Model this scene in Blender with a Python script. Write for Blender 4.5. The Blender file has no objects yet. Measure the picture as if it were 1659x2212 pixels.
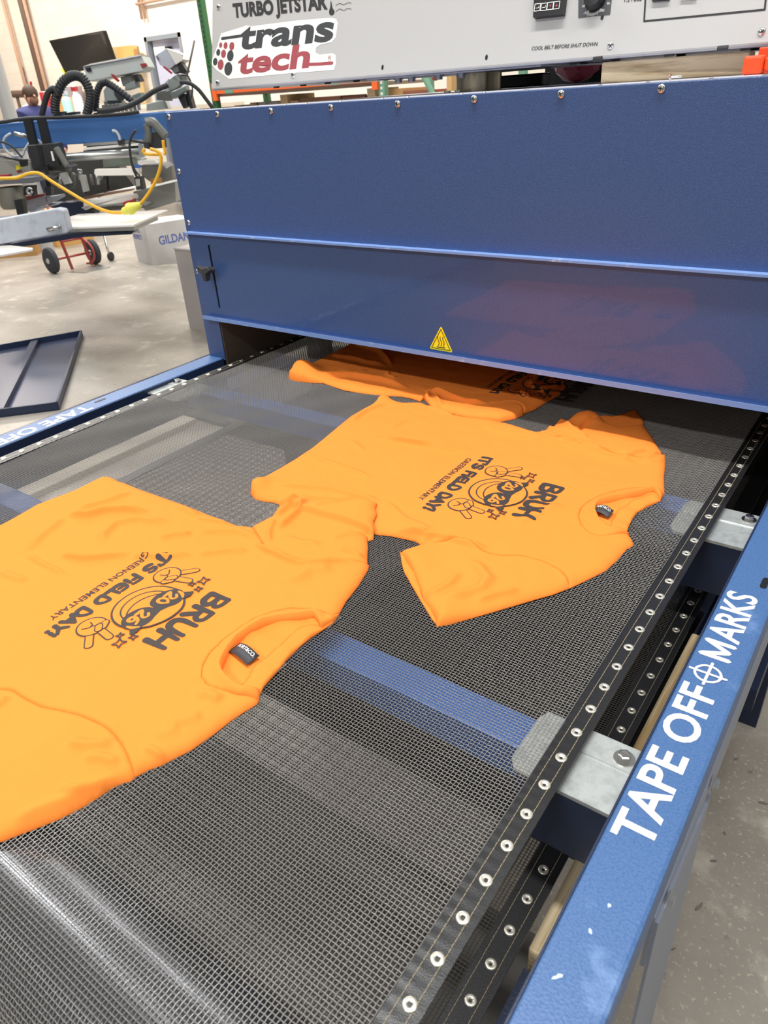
import bpy, bmesh, math, random
import numpy as np
from mathutils import Vector, Matrix, noise as mnoise
from mathutils.geometry import delaunay_2d_cdt
random.seed(7)
SC = bpy.context.scene
COL = SC.collection
PI = math.pi

# ------------------------------------------------------------------ camera
F_PX, CX, CY = 1544.316, 829.5, 1106.0
R = np.array([[0.81052271, 0.58280595, -0.05822507],
              [0.25488504, -0.44047519, -0.86082241],
              [-0.52733912, 0.68287541, -0.50556367]])
CAM = np.array([0.0, 0.0, 1.475])
cd = bpy.data.cameras.new('camera'); cam = bpy.data.objects.new('camera', cd); COL.objects.link(cam)
cd.sensor_fit = 'HORIZONTAL'; cd.sensor_width = 36.0; cd.lens = F_PX * 36.0 / 1659.0
cd.clip_start = 0.02; cd.clip_end = 100
cd.dof.use_dof = True; cd.dof.focus_distance = 1.2; cd.dof.aperture_fstop = 16.0
M = Matrix.Identity(4)
for i in range(3):
    M[i][0] = R[0][i]; M[i][1] = -R[1][i]; M[i][2] = -R[2][i]; M[i][3] = CAM[i]
cam.matrix_world = M
SC.camera = cam

# ------------------------------------------------------------------ light and exposure
SC.view_settings.view_transform = 'Standard'
SC.view_settings.look = 'None'
SC.view_settings.gamma = 1.0
SC.view_settings.use_curve_mapping = False
SC.view_settings.exposure = -0.86
wd = bpy.data.worlds.new('warehouse_air'); SC.world = wd; wd.use_nodes = True
bg = wd.node_tree.nodes['Background']; bg.inputs[0].default_value = (1.0, 0.98, 0.95, 1); bg.inputs[1].default_value = 0.52

def lamp(name, loc, sx, sy, power, color=(1, 0.985, 0.96), target=None):
    l = bpy.data.lights.new(name, 'AREA'); l.shape = 'RECTANGLE'; l.size = sx; l.size_y = sy
    l.energy = power; l.color = color
    o = bpy.data.objects.new(name, l); COL.objects.link(o); o.location = loc
    if target is not None:
        o.rotation_euler = (Vector(target) - Vector(loc)).to_track_quat('-Z', 'Y').to_euler()
    return o
lamp('high_bay_light', (-0.55, 0.62, 4.6), 2.4, 0.22, 235)
lamp('high_bay_light', (-0.9, -2.9, 4.6), 2.4, 0.3, 280)
lamp('high_bay_light', (-4.6, 1.2, 4.8), 2.4, 0.3, 210)
lamp('high_bay_light', (-4.6, 5.2, 4.8), 2.4, 0.3, 230)
lamp('high_bay_light', (-9.0, 3.6, 4.8), 2.4, 0.3, 300)
lamp('high_bay_light', (-14.5, 6.6, 4.8), 2.4, 0.3, 330, (1, 0.86, 0.72))
lamp('high_bay_light', (-10.8, 6.4, 4.8), 2.4, 0.3, 420)
lamp('high_bay_light', (-6.5, 7.2, 4.8), 2.4, 0.3, 260)
lamp('high_bay_light', (2.2, 0.6, 4.6), 2.4, 0.3, 110)
lamp('high_bay_light', (-2.5, 7.8, 4.8), 2.4, 0.3, 110)

# ------------------------------------------------------------------ helpers
def ray(u, v): return R.T @ np.array([u - CX, v - CY, F_PX])
E1 = np.array([0.811, 0.585, 0.0]); N1 = np.array([-0.585, 0.811, 0.0])
def at(u, v, x=None, y=None, z=None, d=None):
    r = ray(u, v)
    if x is not None: t = (x - CAM[0]) / r[0]
    elif y is not None: t = (y - CAM[1]) / r[1]
    elif z is not None: t = (z - CAM[2]) / r[2]
    else: t = d / (r @ N1)
    return CAM + r * t
def zo(pts, ox, oy, s): return [(ox + a / s, oy + b / s) for a, b in pts]

def lin(c):
    if isinstance(c, str):
        c = [int(c[i:i + 2], 16) / 255 for i in (0, 2, 4)]
    return tuple(x / 12.92 if x <= 0.04045 else ((x + 0.055) / 1.055) ** 2.4 for x in c)

MATS = {}
def mat(name, col, rough=0.5, metal=0.0, bump=None, var=None, coat=0.0, spec=0.5, trans=0.0, emit=None, stretch=None):
    """bump = (scale, strength, distance); var = list of (scale, detail, colour, lo, hi)"""
    if name in MATS: return MATS[name]
    m = bpy.data.materials.new(name); m.use_nodes = True; MATS[name] = m
    nt = m.node_tree; b = nt.nodes['Principled BSDF']
    c = lin(col)
    b.inputs['Base Color'].default_value = (*c, 1); b.inputs['Roughness'].default_value = rough
    b.inputs['Metallic'].default_value = metal; b.inputs['Coat Weight'].default_value = coat
    b.inputs['Specular IOR Level'].default_value = spec
    b.inputs['Transmission Weight'].default_value = trans
    if emit:
        b.inputs['Emission Color'].default_value = (*lin(emit[0]), 1); b.inputs['Emission Strength'].default_value = emit[1]
    tc = nt.nodes.new('ShaderNodeTexCoord')
    prev = None
    for (sc, det, vc, lo, hi) in (var or []):
        n = nt.nodes.new('ShaderNodeTexNoise'); n.inputs['Scale'].default_value = sc; n.inputs['Detail'].default_value = det
        n.inputs['Roughness'].default_value = 0.6
        if stretch:
            mp = nt.nodes.new('ShaderNodeMapping'); mp.inputs['Scale'].default_value = stretch
            nt.links.new(tc.outputs['Object'], mp.inputs['Vector']); nt.links.new(mp.outputs[0], n.inputs['Vector'])
        else: nt.links.new(tc.outputs['Object'], n.inputs['Vector'])
        mr = nt.nodes.new('ShaderNodeMapRange'); mr.inputs[1].default_value = lo; mr.inputs[2].default_value = hi
        nt.links.new(n.outputs['Fac'], mr.inputs[0])
        mx = nt.nodes.new('ShaderNodeMix'); mx.data_type = 'RGBA'
        nt.links.new(mr.outputs[0], mx.inputs['Factor'])
        if prev is None: mx.inputs['A'].default_value = (*c, 1)
        else: nt.links.new(prev, mx.inputs['A'])
        mx.inputs['B'].default_value = (*lin(vc), 1)
        prev = mx.outputs['Result']
    if prev is not None: nt.links.new(prev, b.inputs['Base Color'])
    if bump:
        n = nt.nodes.new('ShaderNodeTexNoise'); n.inputs['Scale'].default_value = bump[0]; n.inputs['Detail'].default_value = 2
        nt.links.new(tc.outputs['Object'], n.inputs['Vector'])
        bp = nt.nodes.new('ShaderNodeBump'); bp.inputs['Strength'].default_value = bump[1]; bp.inputs['Distance'].default_value = bump[2]
        nt.links.new(n.outputs['Fac'], bp.inputs['Height']); nt.links.new(bp.outputs[0], b.inputs['Normal'])
    return m

BLUE = mat('blue_hammered_paint', '3a5486', 0.24, 0.0, (480, 0.4, 0.0010), [(480, 1, '435e90', 0.42, 0.68)], coat=0.4)
RAILBLUE = mat('blue_rail_paint', '4a6b99', 0.38, 0.0, (420, 0.3, 0.001), [(420, 1, '3e6194', 0.45, 0.62), (14, 5, '7e9cc9', 0.62, 0.85)])
NAVY = mat('navy_steel', '1d2b47', 0.4, 0.0, (300, 0.2, 0.001))
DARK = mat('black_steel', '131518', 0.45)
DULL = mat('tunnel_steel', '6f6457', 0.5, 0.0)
GALV = mat('galvanized_steel', 'c3c8c6', 0.38, 0.55, (60, 0.1, 0.001), [(70, 6, 'a7adac', 0.45, 0.7), (600, 2, '8d908e', 0.68, 0.74)])
CHROME = mat('bright_steel', 'd9d9d6', 0.18, 1.0)
ZINC = mat('zinc_pipe', 'b5ad93', 0.25, 0.9, None, [(9, 3, '8f8a72', 0.45, 0.7)])
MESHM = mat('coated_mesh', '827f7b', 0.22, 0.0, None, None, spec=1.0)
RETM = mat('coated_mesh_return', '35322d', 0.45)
STRIP = mat('black_belt_edging', '1c1d1f', 0.33, 0.0, (900, 0.3, 0.0006), None, spec=0.6)
THREAD = mat('tan_thread', 'b5a684', 0.8)
EYELET = mat('white_brass', 'e9e4d4', 0.25, 0.7)
WHITEP = mat('white_vinyl', 'f0efea', 0.45, 0, None, [(160, 6, 'a9b3c6', 0.66, 0.7)])
CONSOLE = mat('grey_console_paint', 'b4b3b1', 0.42, 0.0, (700, 0.12, 0.0006))
CONSOLE_U = mat('zinc_plate', 'c9cbd8', 0.35, 0.3)
BLACKPL = mat('black_plastic', '17181a', 0.38)
BLACKINK = mat('black_ink', '2b2a2b', 0.7)
LOGOGREY = mat('charcoal_vinyl', '3d3f42', 0.5)
LOGORED = mat('maroon_vinyl', '9e4a50', 0.5)
STICKER = mat('white_sticker', 'efeee6', 0.4)
YELLOW = mat('warning_yellow', 'fbee1c', 0.4)
ORANGE = mat('orange_cotton', 'fa8c3a', 0.92, 0.0, (1500, 0.25, 0.0004), None, spec=0.15)
PRINT = mat('shirt_print_ink', '3a3230', 0.75)
PRINTO = mat('orange_cotton_knockout', 'fa8c3a', 0.92, spec=0.15)
TAG = mat('charcoal_satin', '3a3a3e', 0.6)
WOOD = mat('pine_wood', 'e0cda6', 0.6, 0, None, [(7, 6, 'a08558', 0.46, 0.62)], stretch=(9, 0.35, 9))
WOOD2 = mat('pale_pine', 'f3dfb6', 0.6, 0, None, [(10, 6, 'bb9f72', 0.5, 0.7)], stretch=(0.4, 6, 6))
CARD = mat('brown_cardboard', 'b48a55', 0.8)
CARD2 = mat('tan_cardboard', 'cfa05f', 0.8)
WCARD = mat('white_cardboard', 'cbcac8', 0.8, 0, None, [(3, 3, 'bcbbb8', 0.4, 0.7)])
PRESSBLUE = mat('press_blue_paint', '3a6aa8', 0.45)
PRESSGREY = mat('press_grey_paint', '9aa39d', 0.5)
LIGHTGREY = mat('light_grey_paint', 'b9c0ca', 0.45, 0, None, [(20, 4, 'a8b0ba', 0.5, 0.7)])
ALU = mat('aluminium', 'b7bab8', 0.3, 0.8)
WHITEPL = mat('white_platen', 'eae6df', 0.5)
CASTG = mat('cast_metal', '6f716d', 0.5, 0.3)
BLACKR = mat('black_rubber', '26282b', 0.55)
TYRE = mat('tyre_rubber', '35363a', 0.8)
REDF = mat('red_frame_paint', '9b3a35', 0.4)
REDH = mat('red_handle', 'a3262e', 0.4)
CORD = mat('yellow_cord', 'eeb528', 0.45)
PLUG = mat('yellow_plug', 'e4e25e', 0.45)
RACKO = mat('rack_orange', 'f06a2c', 0.5)
RACKG = mat('rack_green', '2f6238', 0.5)
RACKG2 = mat('rack_pale_green', '6f9f86', 0.5)
SCREEN = mat('tv_screen', '151315', 0.15)
DOORM = mat('door_lilac', 'c9c8d8', 0.5)
FRAMEG = mat('frame_grey', '8f949b', 0.5)
SKIN = mat('skin', 'c98f73', 0.6)
HAIR = mat('dark_hair', '4a3628', 0.7)
JACKET = mat('navy_jacket', '2e3263', 0.8)
DENIM = mat('dark_denim', '2a3040', 0.8)
HOODC = mat('pale_hood', 'c9c3c6', 0.8)
LENS = mat('dark_red_lens', '8a1430', 0.1, 0, None, None, coat=0.5, trans=0.2)
CLAMP = mat('orange_red_plastic', 'f2501f', 0.35)

class MB:
    def __init__(s): s.v = []; s.f = []
    def add(s, vs, fs):
        k = len(s.v); s.v += [tuple(map(float, p)) for p in vs]; s.f += [tuple(k + i for i in f) for f in fs]; return s
    def hexa(s, p):           # 8 points: bottom ring 0-3, top ring 4-7
        return s.add(p, [(3, 2, 1, 0), (4, 5, 6, 7), (0, 1, 5, 4), (1, 2, 6, 5), (2, 3, 7, 6), (3, 0, 4, 7)])
    def box(s, a, b):
        x0, y0, z0 = a; x1, y1, z1 = b
        x0, x1 = min(x0, x1), max(x0, x1); y0, y1 = min(y0, y1), max(y0, y1); z0, z1 = min(z0, z1), max(z0, z1)
        return s.hexa([(x0, y0, z0), (x1, y0, z0), (x1, y1, z0), (x0, y1, z0), (x0, y0, z1), (x1, y0, z1), (x1, y1, z1), (x0, y1, z1)])
    def obox(s, c, ax, ay, az):   # centre and three half vectors
        c, ax, ay, az = map(np.array, (c, ax, ay, az))
        return s.hexa([c - ax - ay - az, c + ax - ay - az, c + ax + ay - az, c - ax + ay - az, c - ax - ay + az, c + ax - ay + az, c + ax + ay + az, c - ax + ay + az])
    def prism(s, pts, off):      # planar polygon extruded by a vector
        n = len(pts); off = np.array(off, float); P = [np.array(p, float) for p in pts]
        return s.add(P + [p + off for p in P], [tuple(range(n - 1, -1, -1)), tuple(range(n, 2 * n))] + [(i, (i + 1) % n, n + (i + 1) % n, n + i) for i in range(n)])
    def tube(s, pts, r, n=10, caps=True):
        P = [np.array(p, float) for p in pts]; rs = r if isinstance(r, (list, tuple)) else [r] * len(P)
        k = len(s.v); ref = None
        for i, p in enumerate(P):
            t = P[min(i + 1, len(P) - 1)] - P[max(i - 1, 0)]; t = t / (np.linalg.norm(t) + 1e-12)
            if ref is None:
                ref = np.cross(t, [0, 0, 1.0])
                if np.linalg.norm(ref) < 1e-3: ref = np.cross(t, [1.0, 0, 0])
            ref = ref - t * (ref @ t); ref = ref / np.linalg.norm(ref); b = np.cross(t, ref)
            for j in range(n):
                a = 2 * PI * j / n
                s.v.append(tuple(p + rs[i] * (math.cos(a) * ref + math.sin(a) * b)))
        for i in range(len(P) - 1):
            for j in range(n):
                a = k + i * n + j; b2 = k + i * n + (j + 1) % n
                s.f.append((a, b2, b2 + n, a + n))
        if caps:
            s.f.append(tuple(k + j for j in range(n - 1, -1, -1))); s.f.append(tuple(k + (len(P) - 1) * n + j for j in range(n)))
        return s
    def lathe(s, c, axis, prof, n=20):   # prof = [(radius, height along axis)]
        c = np.array(c, float); a = np.array(axis, float); a /= np.linalg.norm(a)
        r0 = np.cross(a, [0, 0, 1.0])
        if np.linalg.norm(r0) < 1e-3: r0 = np.cross(a, [1.0, 0, 0])
        r0 /= np.linalg.norm(r0); b = np.cross(a, r0); k = len(s.v)
        for r, h in prof:
            for j in range(n):
                t = 2 * PI * j / n; s.v.append(tuple(c + a * h + max(r, 1e-5) * (math.cos(t) * r0 + math.sin(t) * b)))
        for i in range(len(prof) - 1):
            for j in range(n):
                p = k + i * n + j; q = k + i * n + (j + 1) % n; s.f.append((p, q, q + n, p + n))
        s.f.append(tuple(k + j for j in range(n - 1, -1, -1))); s.f.append(tuple(k + (len(prof) - 1) * n + j for j in range(n)))
        return s
    def ball(s, c, r, n=12, m=8, sc=(1, 1, 1)):
        k = len(s.v)
        for i in range(m + 1):
            t = PI * i / m
            for j in range(n):
                a = 2 * PI * j / n
                s.v.append((c[0] + r * sc[0] * max(math.sin(t), 1e-4) * math.cos(a), c[1] + r * sc[1] * max(math.sin(t), 1e-4) * math.sin(a), c[2] + r * sc[2] * math.cos(t)))
        for i in range(m):
            for j in range(n):
                p = k + i * n + j; q = k + i * n + (j + 1) % n; s.f.append((p, p + n, q + n, q))
        return s
    def build(s, name, m, parent=None, smooth=False, bevel=0.0, local=False, recalc=True):
        o0 = np.array(ROOT.get(parent, (0, 0, 0)) if parent is not None else (0, 0, 0)) * (0 if local else 1)
        me = bpy.data.meshes.new(name)
        me.from_pydata([tuple(np.array(p) - o0) for p in s.v], [], s.f); me.update()
        if recalc:
            bm = bmesh.new(); bm.from_mesh(me); bmesh.ops.recalc_face_normals(bm, faces=bm.faces); bm.to_mesh(me); bm.free()
        return link(name, me, m, parent, smooth, bevel)

ROOT = {}
def link(name, me, m, parent=None, smooth=False, bevel=0.0):
    o = bpy.data.objects.new(name, me); COL.objects.link(o)
    if m is not None and not me.materials: me.materials.append(m)
    if parent is not None:
        o.parent = parent; ROOT[o] = ROOT.get(parent, (0, 0, 0))
    else: ROOT[o] = (0, 0, 0)
    if smooth == True:
        me.polygons.foreach_set('use_smooth', [True] * len(me.polygons))
    elif smooth == 'auto':
        me.polygons.foreach_set('use_smooth', [True] * len(me.polygons))
        me.set_sharp_from_angle(angle=0.7)
    if bevel:
        b = o.modifiers.new('bevel', 'BEVEL'); b.width = bevel; b.segments = 2; b.limit_method = 'ANGLE'
    return o
def tag(o, label, cat, group=None):
    o['label'] = label; o['category'] = cat
    if group: o['group'] = group
    return o
def thing(name, loc, label, cat, group=None):
    o = bpy.data.objects.new(name, None); COL.objects.link(o); o.location = loc; o.empty_display_size = 0.1
    ROOT[o] = tuple(loc); return tag(o, label, cat, group)
def structure(o): o['kind'] = 'structure'; return o
def copy_part(o, parent, loc, rot=None):
    c = o.copy(); COL.objects.link(c); c.parent = parent; ROOT[c] = ROOT[parent]
    c.location = np.array(loc) - np.array(ROOT[parent])
    if rot is not None: c.rotation_euler = rot
    return c

def text_mesh(txt, size, bold=0.0, shear=0.0, align='LEFT', spacing=1.0):
    cu = bpy.data.curves.new('t', 'FONT'); cu.body = txt; cu.size = size; cu.offset = bold; cu.shear = shear
    cu.align_x = align; cu.space_character = spacing; cu.resolution_u = 4
    o = bpy.data.objects.new('t', cu); COL.objects.link(o)
    dg = bpy.context.evaluated_depsgraph_get(); me = bpy.data.meshes.new_from_object(o.evaluated_get(dg))
    vs = [tuple(v.co) for v in me.vertices]; fs = [tuple(p.vertices) for p in me.polygons]
    bpy.data.objects.remove(o); bpy.data.curves.remove(cu); bpy.data.meshes.remove(me)
    return vs, fs
def text_on(name, txt, o, ex, ey, w, h, m, parent, bold=0.0, shear=0.0, lift=0.0004, spacing=1.0):
    """lettering fitted to a w x h rectangle whose lower left corner is o; ex, ey unit vectors"""
    vs, fs = text_mesh(txt, 1.0, bold, shear, spacing=spacing)
    A = np.array(vs); mn = A.min(0); mx = A.max(0)
    ex, ey, o = map(lambda a: np.array(a, float), (ex, ey, o)); nz = np.cross(ex, ey)
    out = [o + ex * (p[0] - mn[0]) / (mx[0] - mn[0]) * w + ey * (p[1] - mn[1]) / (mx[1] - mn[1]) * h + nz * lift for p in A]
    mb = MB(); mb.add(out, fs); return mb.build(name, m, parent, recalc=False)

# flat shapes drawn in 2D: polygons as strokes with round ends
def stroke2d(pts, w, n=8, closed=False):
    """returns (verts2d, faces) for a stroke of width w (number or list)"""
    P = [np.array(p, float) for p in pts]; ws = w if isinstance(w, (list, tuple)) else [w] * len(P)
    vs, fs = [], []
    seg = list(range(len(P) - 1)) + ([len(P) - 1] if closed else [])
    for i in seg:
        a, b = P[i], P[(i + 1) % len(P)]; t = b - a; L = np.linalg.norm(t)
        if L < 1e-9: continue
        nn = np.array([-t[1], t[0]]) / L; k = len(vs); wa, wb = ws[i] / 2, ws[(i + 1) % len(P)] / 2
        vs += [a + nn * wa, a - nn * wa, b - nn * wb, b + nn * wb]; fs.append((k, k + 1, k + 2, k + 3))
    for i, p in enumerate(P):
        k = len(vs); r = ws[i] / 2
        vs += [p + r * np.array([math.cos(2 * PI * j / n), math.sin(2 * PI * j / n)]) for j in range(n)]; fs.append(tuple(range(k, k + n)))
    return vs, fs
def ell(c, rx, ry=None, n=28, rot=0.0, a0=0.0, a1=2 * PI):
    ry = rx if ry is None else ry
    out = []
    for j in range(n):
        t = a0 + (a1 - a0) * j / (n if abs(a1 - a0 - 2 * PI) < 1e-6 else n - 1)
        x, y = rx * math.cos(t), ry * math.sin(t)
        out.append((c[0] + x * math.cos(rot) - y * math.sin(rot), c[1] + x * math.sin(rot) + y * math.cos(rot)))
    return out
def catmull(pts, n=6, closed=False):
    P = [np.array(p, float) for p in pts]; out = []; m = len(P)
    for i in range(m if closed else m - 1):
        p0 = P[(i - 1) % m] if closed or i > 0 else P[0]; p1 = P[i]; p2 = P[(i + 1) % m]; p3 = P[(i + 2) % m] if closed or i + 2 < m else P[-1]
        for k in range(n):
            t = k / n
            out.append(0.5 * ((2 * p1) + (-p0 + p2) * t + (2 * p0 - 5 * p1 + 4 * p2 - p3) * t * t + (-p0 + 3 * p1 - 3 * p2 + p3) * t ** 3))
    if not closed: out.append(P[-1])
    return out

# ================================================================== SETTING
FLOORM = mat('polished_concrete', 'a8a196', 0.33, 0.0, (40, 0.05, 0.001),
             [(1.3, 6, '8b857c', 0.42, 0.66), (6, 8, 'c6c0b4', 0.56, 0.72), (22, 5, '76716a', 0.64, 0.74), (90, 4, 'c9c1ae', 0.58, 0.7)])
structure(MB().box((-22, -4, -0.1), (4, 9.0, 0.0)).build('floor', FLOORM))
WALLM = mat('painted_block_wall', 'f4ebdd', 0.7)
def block_wall(m):
    nt = m.node_tree; b = nt.nodes['Principled BSDF']; tc = nt.nodes.new('ShaderNodeTexCoord')
    mp = nt.nodes.new('ShaderNodeMapping'); mp.inputs['Rotation'].default_value = (PI / 2, 0, 0)
    nt.links.new(tc.outputs['Object'], mp.inputs['Vector'])
    br = nt.nodes.new('ShaderNodeTexBrick'); br.inputs['Scale'].default_value = 1.0
    br.inputs['Brick Width'].default_value = 0.4; br.inputs['Row Height'].default_value = 0.2; br.inputs['Mortar Size'].default_value = 0.003
    br.inputs['Color1'].default_value = (*lin('f4ebdd'), 1); br.inputs['Color2'].default_value = (*lin('efe4d6'), 1); br.inputs['Mortar'].default_value = (*lin('e6d6c4'), 1)
    nt.links.new(mp.outputs[0], br.inputs['Vector']); nt.links.new(br.outputs['Color'], b.inputs['Base Color'])
block_wall(WALLM)
wall = MB()
DX0, DX1, DZ = -11.17, -10.30, 2.46       # doorway
wall.box((-22, 9.0, 0), (DX0, 9.2, 5.5)); wall.box((DX1, 9.0, 0), (4, 9.2, 5.5)); wall.box((DX0, 9.0, DZ), (DX1, 9.2, 5.5))
structure(wall.build('wall_back', WALLM))
structure(MB().box((-22, -4.2, 0), (4, -4.0, 5.5)).build('wall_front', mat('front_wall_paint', '97979b', 0.7)))  # unseen wall behind the camera, added to shape the hood's reflections
tr = MB(); tr.box((DX0, 8.98, 0), (DX0 + 0.06, 9.2, DZ)); tr.box((DX1 - 0.05, 8.98, 0), (DX1, 9.2, DZ)); tr.box((DX0, 8.98, DZ - 0.06), (DX1, 9.2, DZ))
structure(tr.build('trim_1', FRAMEG))
d = structure(MB().obox((-10.71, 9.13, 1.2), (0.365, 0.05, 0), (-0.003, 0.02, 0), (0, 0, 1.2)).build('door_1', DOORM))
MB().box((-11.0, 9.0, 2.2), (-10.72, 9.07, 2.31)).build('door_closer', WHITEPL, d)
MB().box((-10.72, 9.0, 2.2), (-10.64, 9.08, 2.30)).build('closer_cap', DARK, d)
structure(MB().box((-13.5, 10.2, 0), (-8, 10.3, 4)).build('wall_hall', WALLM))
# pipes running up the wall
PIPE = mat('brown_pipe', '6b5548', 0.5); PIPE2 = mat('painted_pipe', 'd0a88c', 0.5)
for (u0, v0, u1, v1, r, m, lab) in ((45, 0, 95, 195, 0.06, PIPE, 'dark brown pipe running up the back wall'),
                                    (53, 0, 101, 195, 0.03, PIPE2, 'thin painted conduit just right of the dark pipe'),
                                    (5, 0, 43, 140, 0.03, PIPE2, 'thin painted conduit on the wall left of the dark pipe'),
                                    (84, 0, 90, 28, 0.02, PIPE2, 'short painted conduit stub')):
    if u0 == 84: continue
    p = at(u1, v1, y=8.93)
    tag(MB().tube([(p[0], 8.93, 0.0), (p[0], 8.93, 5.4)], r, 12).build('wall_pipe', m, None, True), lab, 'pipe')
p = at(303, 22, y=8.95)
tag(MB().tube([(p[0], 8.95, p[2] - 0.12), (p[0], 8.95, 5.4)], 0.02, 8).tube([(p[0] + 0.09, 8.95, p[2] - 0.12), (p[0] + 0.09, 8.95, 5.4)], 0.02, 8).tube([(p[0] - 0.05, 8.93, p[2] + 0.08), (p[0] + 4, 8.93, p[2] + 0.08)], 0.02, 8)
    .build('conduit_run', PIPE2, None, True), 'cream painted conduit running along the wall above the door', 'conduit')

# ================================================================== DRYER
HY = 1.21                      # hood front
HX0, HX1 = -1.483, -0.052
HT, LIP, LEDGE = 1.464, 1.008, 1.212
BZ = 0.90
dry = thing('conveyor_dryer', (-0.77, 0.9, 0), 'blue hammered-paint conveyor dryer with a black mesh belt and grey control console', 'dryer')
hood = MB()
hood.box((HX0, HY, LEDGE - 0.01), (HX1, HY + 0.003, HT))                  # front panel upper
hood.box((HX0, HY, LIP), (HX0 + 0.055, HY + 0.003, LEDGE - 0.01)); hood.box((HX1 - 0.055, HY, LIP), (HX1, HY + 0.003, LEDGE - 0.01))
hood.box((HX0, HY, 0.895), (HX0 + 0.06, HY + 0.003, LIP)); hood.box((HX1 - 0.06, HY, 0.895), (HX1, HY + 0.003, LIP))   # posts
hood.box((HX0, HY, 0.82), (HX0 + 0.003, 2.6, HT)); hood.box((HX1 - 0.003, HY, 0.82), (HX1, 2.6, HT))
hood.box((HX0, 2.597, 1.05), (HX1, 2.6, HT))
hh = hood.build('heater_hood', BLUE, dry, bevel=0.0015)
top = MB(); top.box((HX0, HY + 0.012, HT - 0.003), (HX1, 2.6, HT + 0.0005)); top.build('top_plate', CONSOLE_U, hh)
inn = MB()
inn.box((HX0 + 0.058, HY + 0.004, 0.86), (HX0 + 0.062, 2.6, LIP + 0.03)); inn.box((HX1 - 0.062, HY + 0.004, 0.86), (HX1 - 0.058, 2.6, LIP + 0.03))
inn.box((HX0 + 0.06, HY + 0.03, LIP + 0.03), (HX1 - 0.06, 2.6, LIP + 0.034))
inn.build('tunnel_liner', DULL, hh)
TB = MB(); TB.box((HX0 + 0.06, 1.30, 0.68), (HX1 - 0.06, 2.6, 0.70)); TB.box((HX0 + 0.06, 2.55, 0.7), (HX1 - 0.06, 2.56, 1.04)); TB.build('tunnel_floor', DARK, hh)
# screws
def screw_mesh():
    m = MB(); m.lathe((0, 0, 0), (0, -1, 0), [(0.0062, 0), (0.0062, 0.0012), (0.0052, 0.0028), (0.003, 0.0038), (0.0, 0.004)], 16)
    s = m.build('screw', CHROME, hh, True, local=True)
    x = MB(); x.box((-0.0035, -0.0043, -0.0006), (0.0035, -0.0036, 0.0006)); x.box((-0.0006, -0.0043, -0.0035), (0.0006, -0.0036, 0.0035))
    return s, x
scr, cross = screw_mesh()
# the cross recess lives in the screw mesh with a dark material
scr.data.materials.append(BLACKPL)
def add_cross(me, cr):
    bm = bmesh.new(); bm.from_mesh(me); vs = [bm.verts.new(p) for p in cr.v]
    for f in cr.f:
        nf = bm.faces.new([vs[i] for i in f]); nf.material_index = 1
    bm.to_mesh(me); bm.free()
add_cross(scr.data, cross)
sp = [(365.4, 252.3), (469.9, 246.4), (585.7, 239.9), (715.2, 232.6), (859.5, 224.7), (1024.6, 214.1), (1212.5, 203.4), (1429, 191.5), (387.1, 370.6), (408, 481.1), (426.5, 586.5)]
first = True
for q in sp:
    p = at(*q, y=HY)
    if first: scr.location = p - np.array(ROOT[hh]); scr.rotation_euler = (0, 0.4, 0); first = False
    else: copy_part(scr, hh, p, (0, random.uniform(0, 3), 0))
# lower gate: two lips and a sheet that leans a little
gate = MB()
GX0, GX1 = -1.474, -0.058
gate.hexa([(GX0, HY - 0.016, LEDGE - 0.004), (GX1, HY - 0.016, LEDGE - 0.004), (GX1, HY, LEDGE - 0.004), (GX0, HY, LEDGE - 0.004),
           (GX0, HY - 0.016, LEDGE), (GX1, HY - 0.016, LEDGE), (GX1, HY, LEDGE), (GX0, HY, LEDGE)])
gate.build('ledge', mat('highlight_blue_edge', '7c9cd6', 0.35, 0, (300, 0.2, 0.001), [(60, 5, 'b9c9e8', 0.6, 0.75)]), hh)  # paler than the hood paint: the edge highlight is put into the colour
g2 = MB(); GS = -1.404
g2.box((GX0 + 0.012, HY - 0.006, LIP), (GS - 0.0035, HY - 0.003, LEDGE - 0.004)); g2.box((GS + 0.0035, HY - 0.006, LIP), (GX1, HY - 0.003, LEDGE - 0.004))
g2.box((GS - 0.0035, HY - 0.006, LIP), (GS + 0.0035, HY - 0.003, 1.035)); g2.box((GS - 0.0035, HY - 0.006, 1.185), (GS + 0.0035, HY - 0.003, LEDGE - 0.004))
gp = g2.build('gate_panel', BLUE, dry)
g3 = MB(); g3.box((-1.459, HY - 0.018, LIP - 0.0035), (GX1, HY - 0.003, LIP + 0.0015)); g3.box((-1.459, HY - 0.0185, LIP - 0.0035), (GX1, HY - 0.0175, LIP + 0.006)); g3.build('gate_lip', MATS['highlight_blue_edge'], gp)
MB().box((GS - 0.005, HY - 0.0025, 1.033), (GS + 0.005, HY - 0.0015, 1.187)).build('slot_backing', DARK, gp)
k = at(452, 575, y=HY - 0.03); kb = MB()
kx, kz = -1.404, 1.128
kb.tube([(kx, HY - 0.004, kz), (kx, HY - 0.022, kz)], 0.007, 12)
for a in (math.radians(155), math.radians(25), math.radians(270)):
    dx, dz = math.cos(a), math.sin(a); px, pz = -dz, dx
    kb.hexa([(kx - px * .008, HY - 0.020, kz - pz * .008), (kx + px * .008, HY - 0.020, kz + pz * .008), (kx + px * .008, HY - 0.040, kz + pz * .008), (kx - px * .008, HY - 0.040, kz - pz * .008),
             (kx + dx * .022 - px * .005, HY - 0.024, kz + dz * .022 - pz * .005), (kx + dx * .022 + px * .005, HY - 0.024, kz + dz * .022 + pz * .005), (kx + dx * .022 + px * .005, HY - 0.038, kz + dz * .022 + pz * .005), (kx + dx * .022 - px * .005, HY - 0.038, kz + dz * .022 - pz * .005)])
kb.build('gate_knob', mat('grey_black_plastic', '3b3d3f', 0.45), gp, bevel=0.002)
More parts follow.
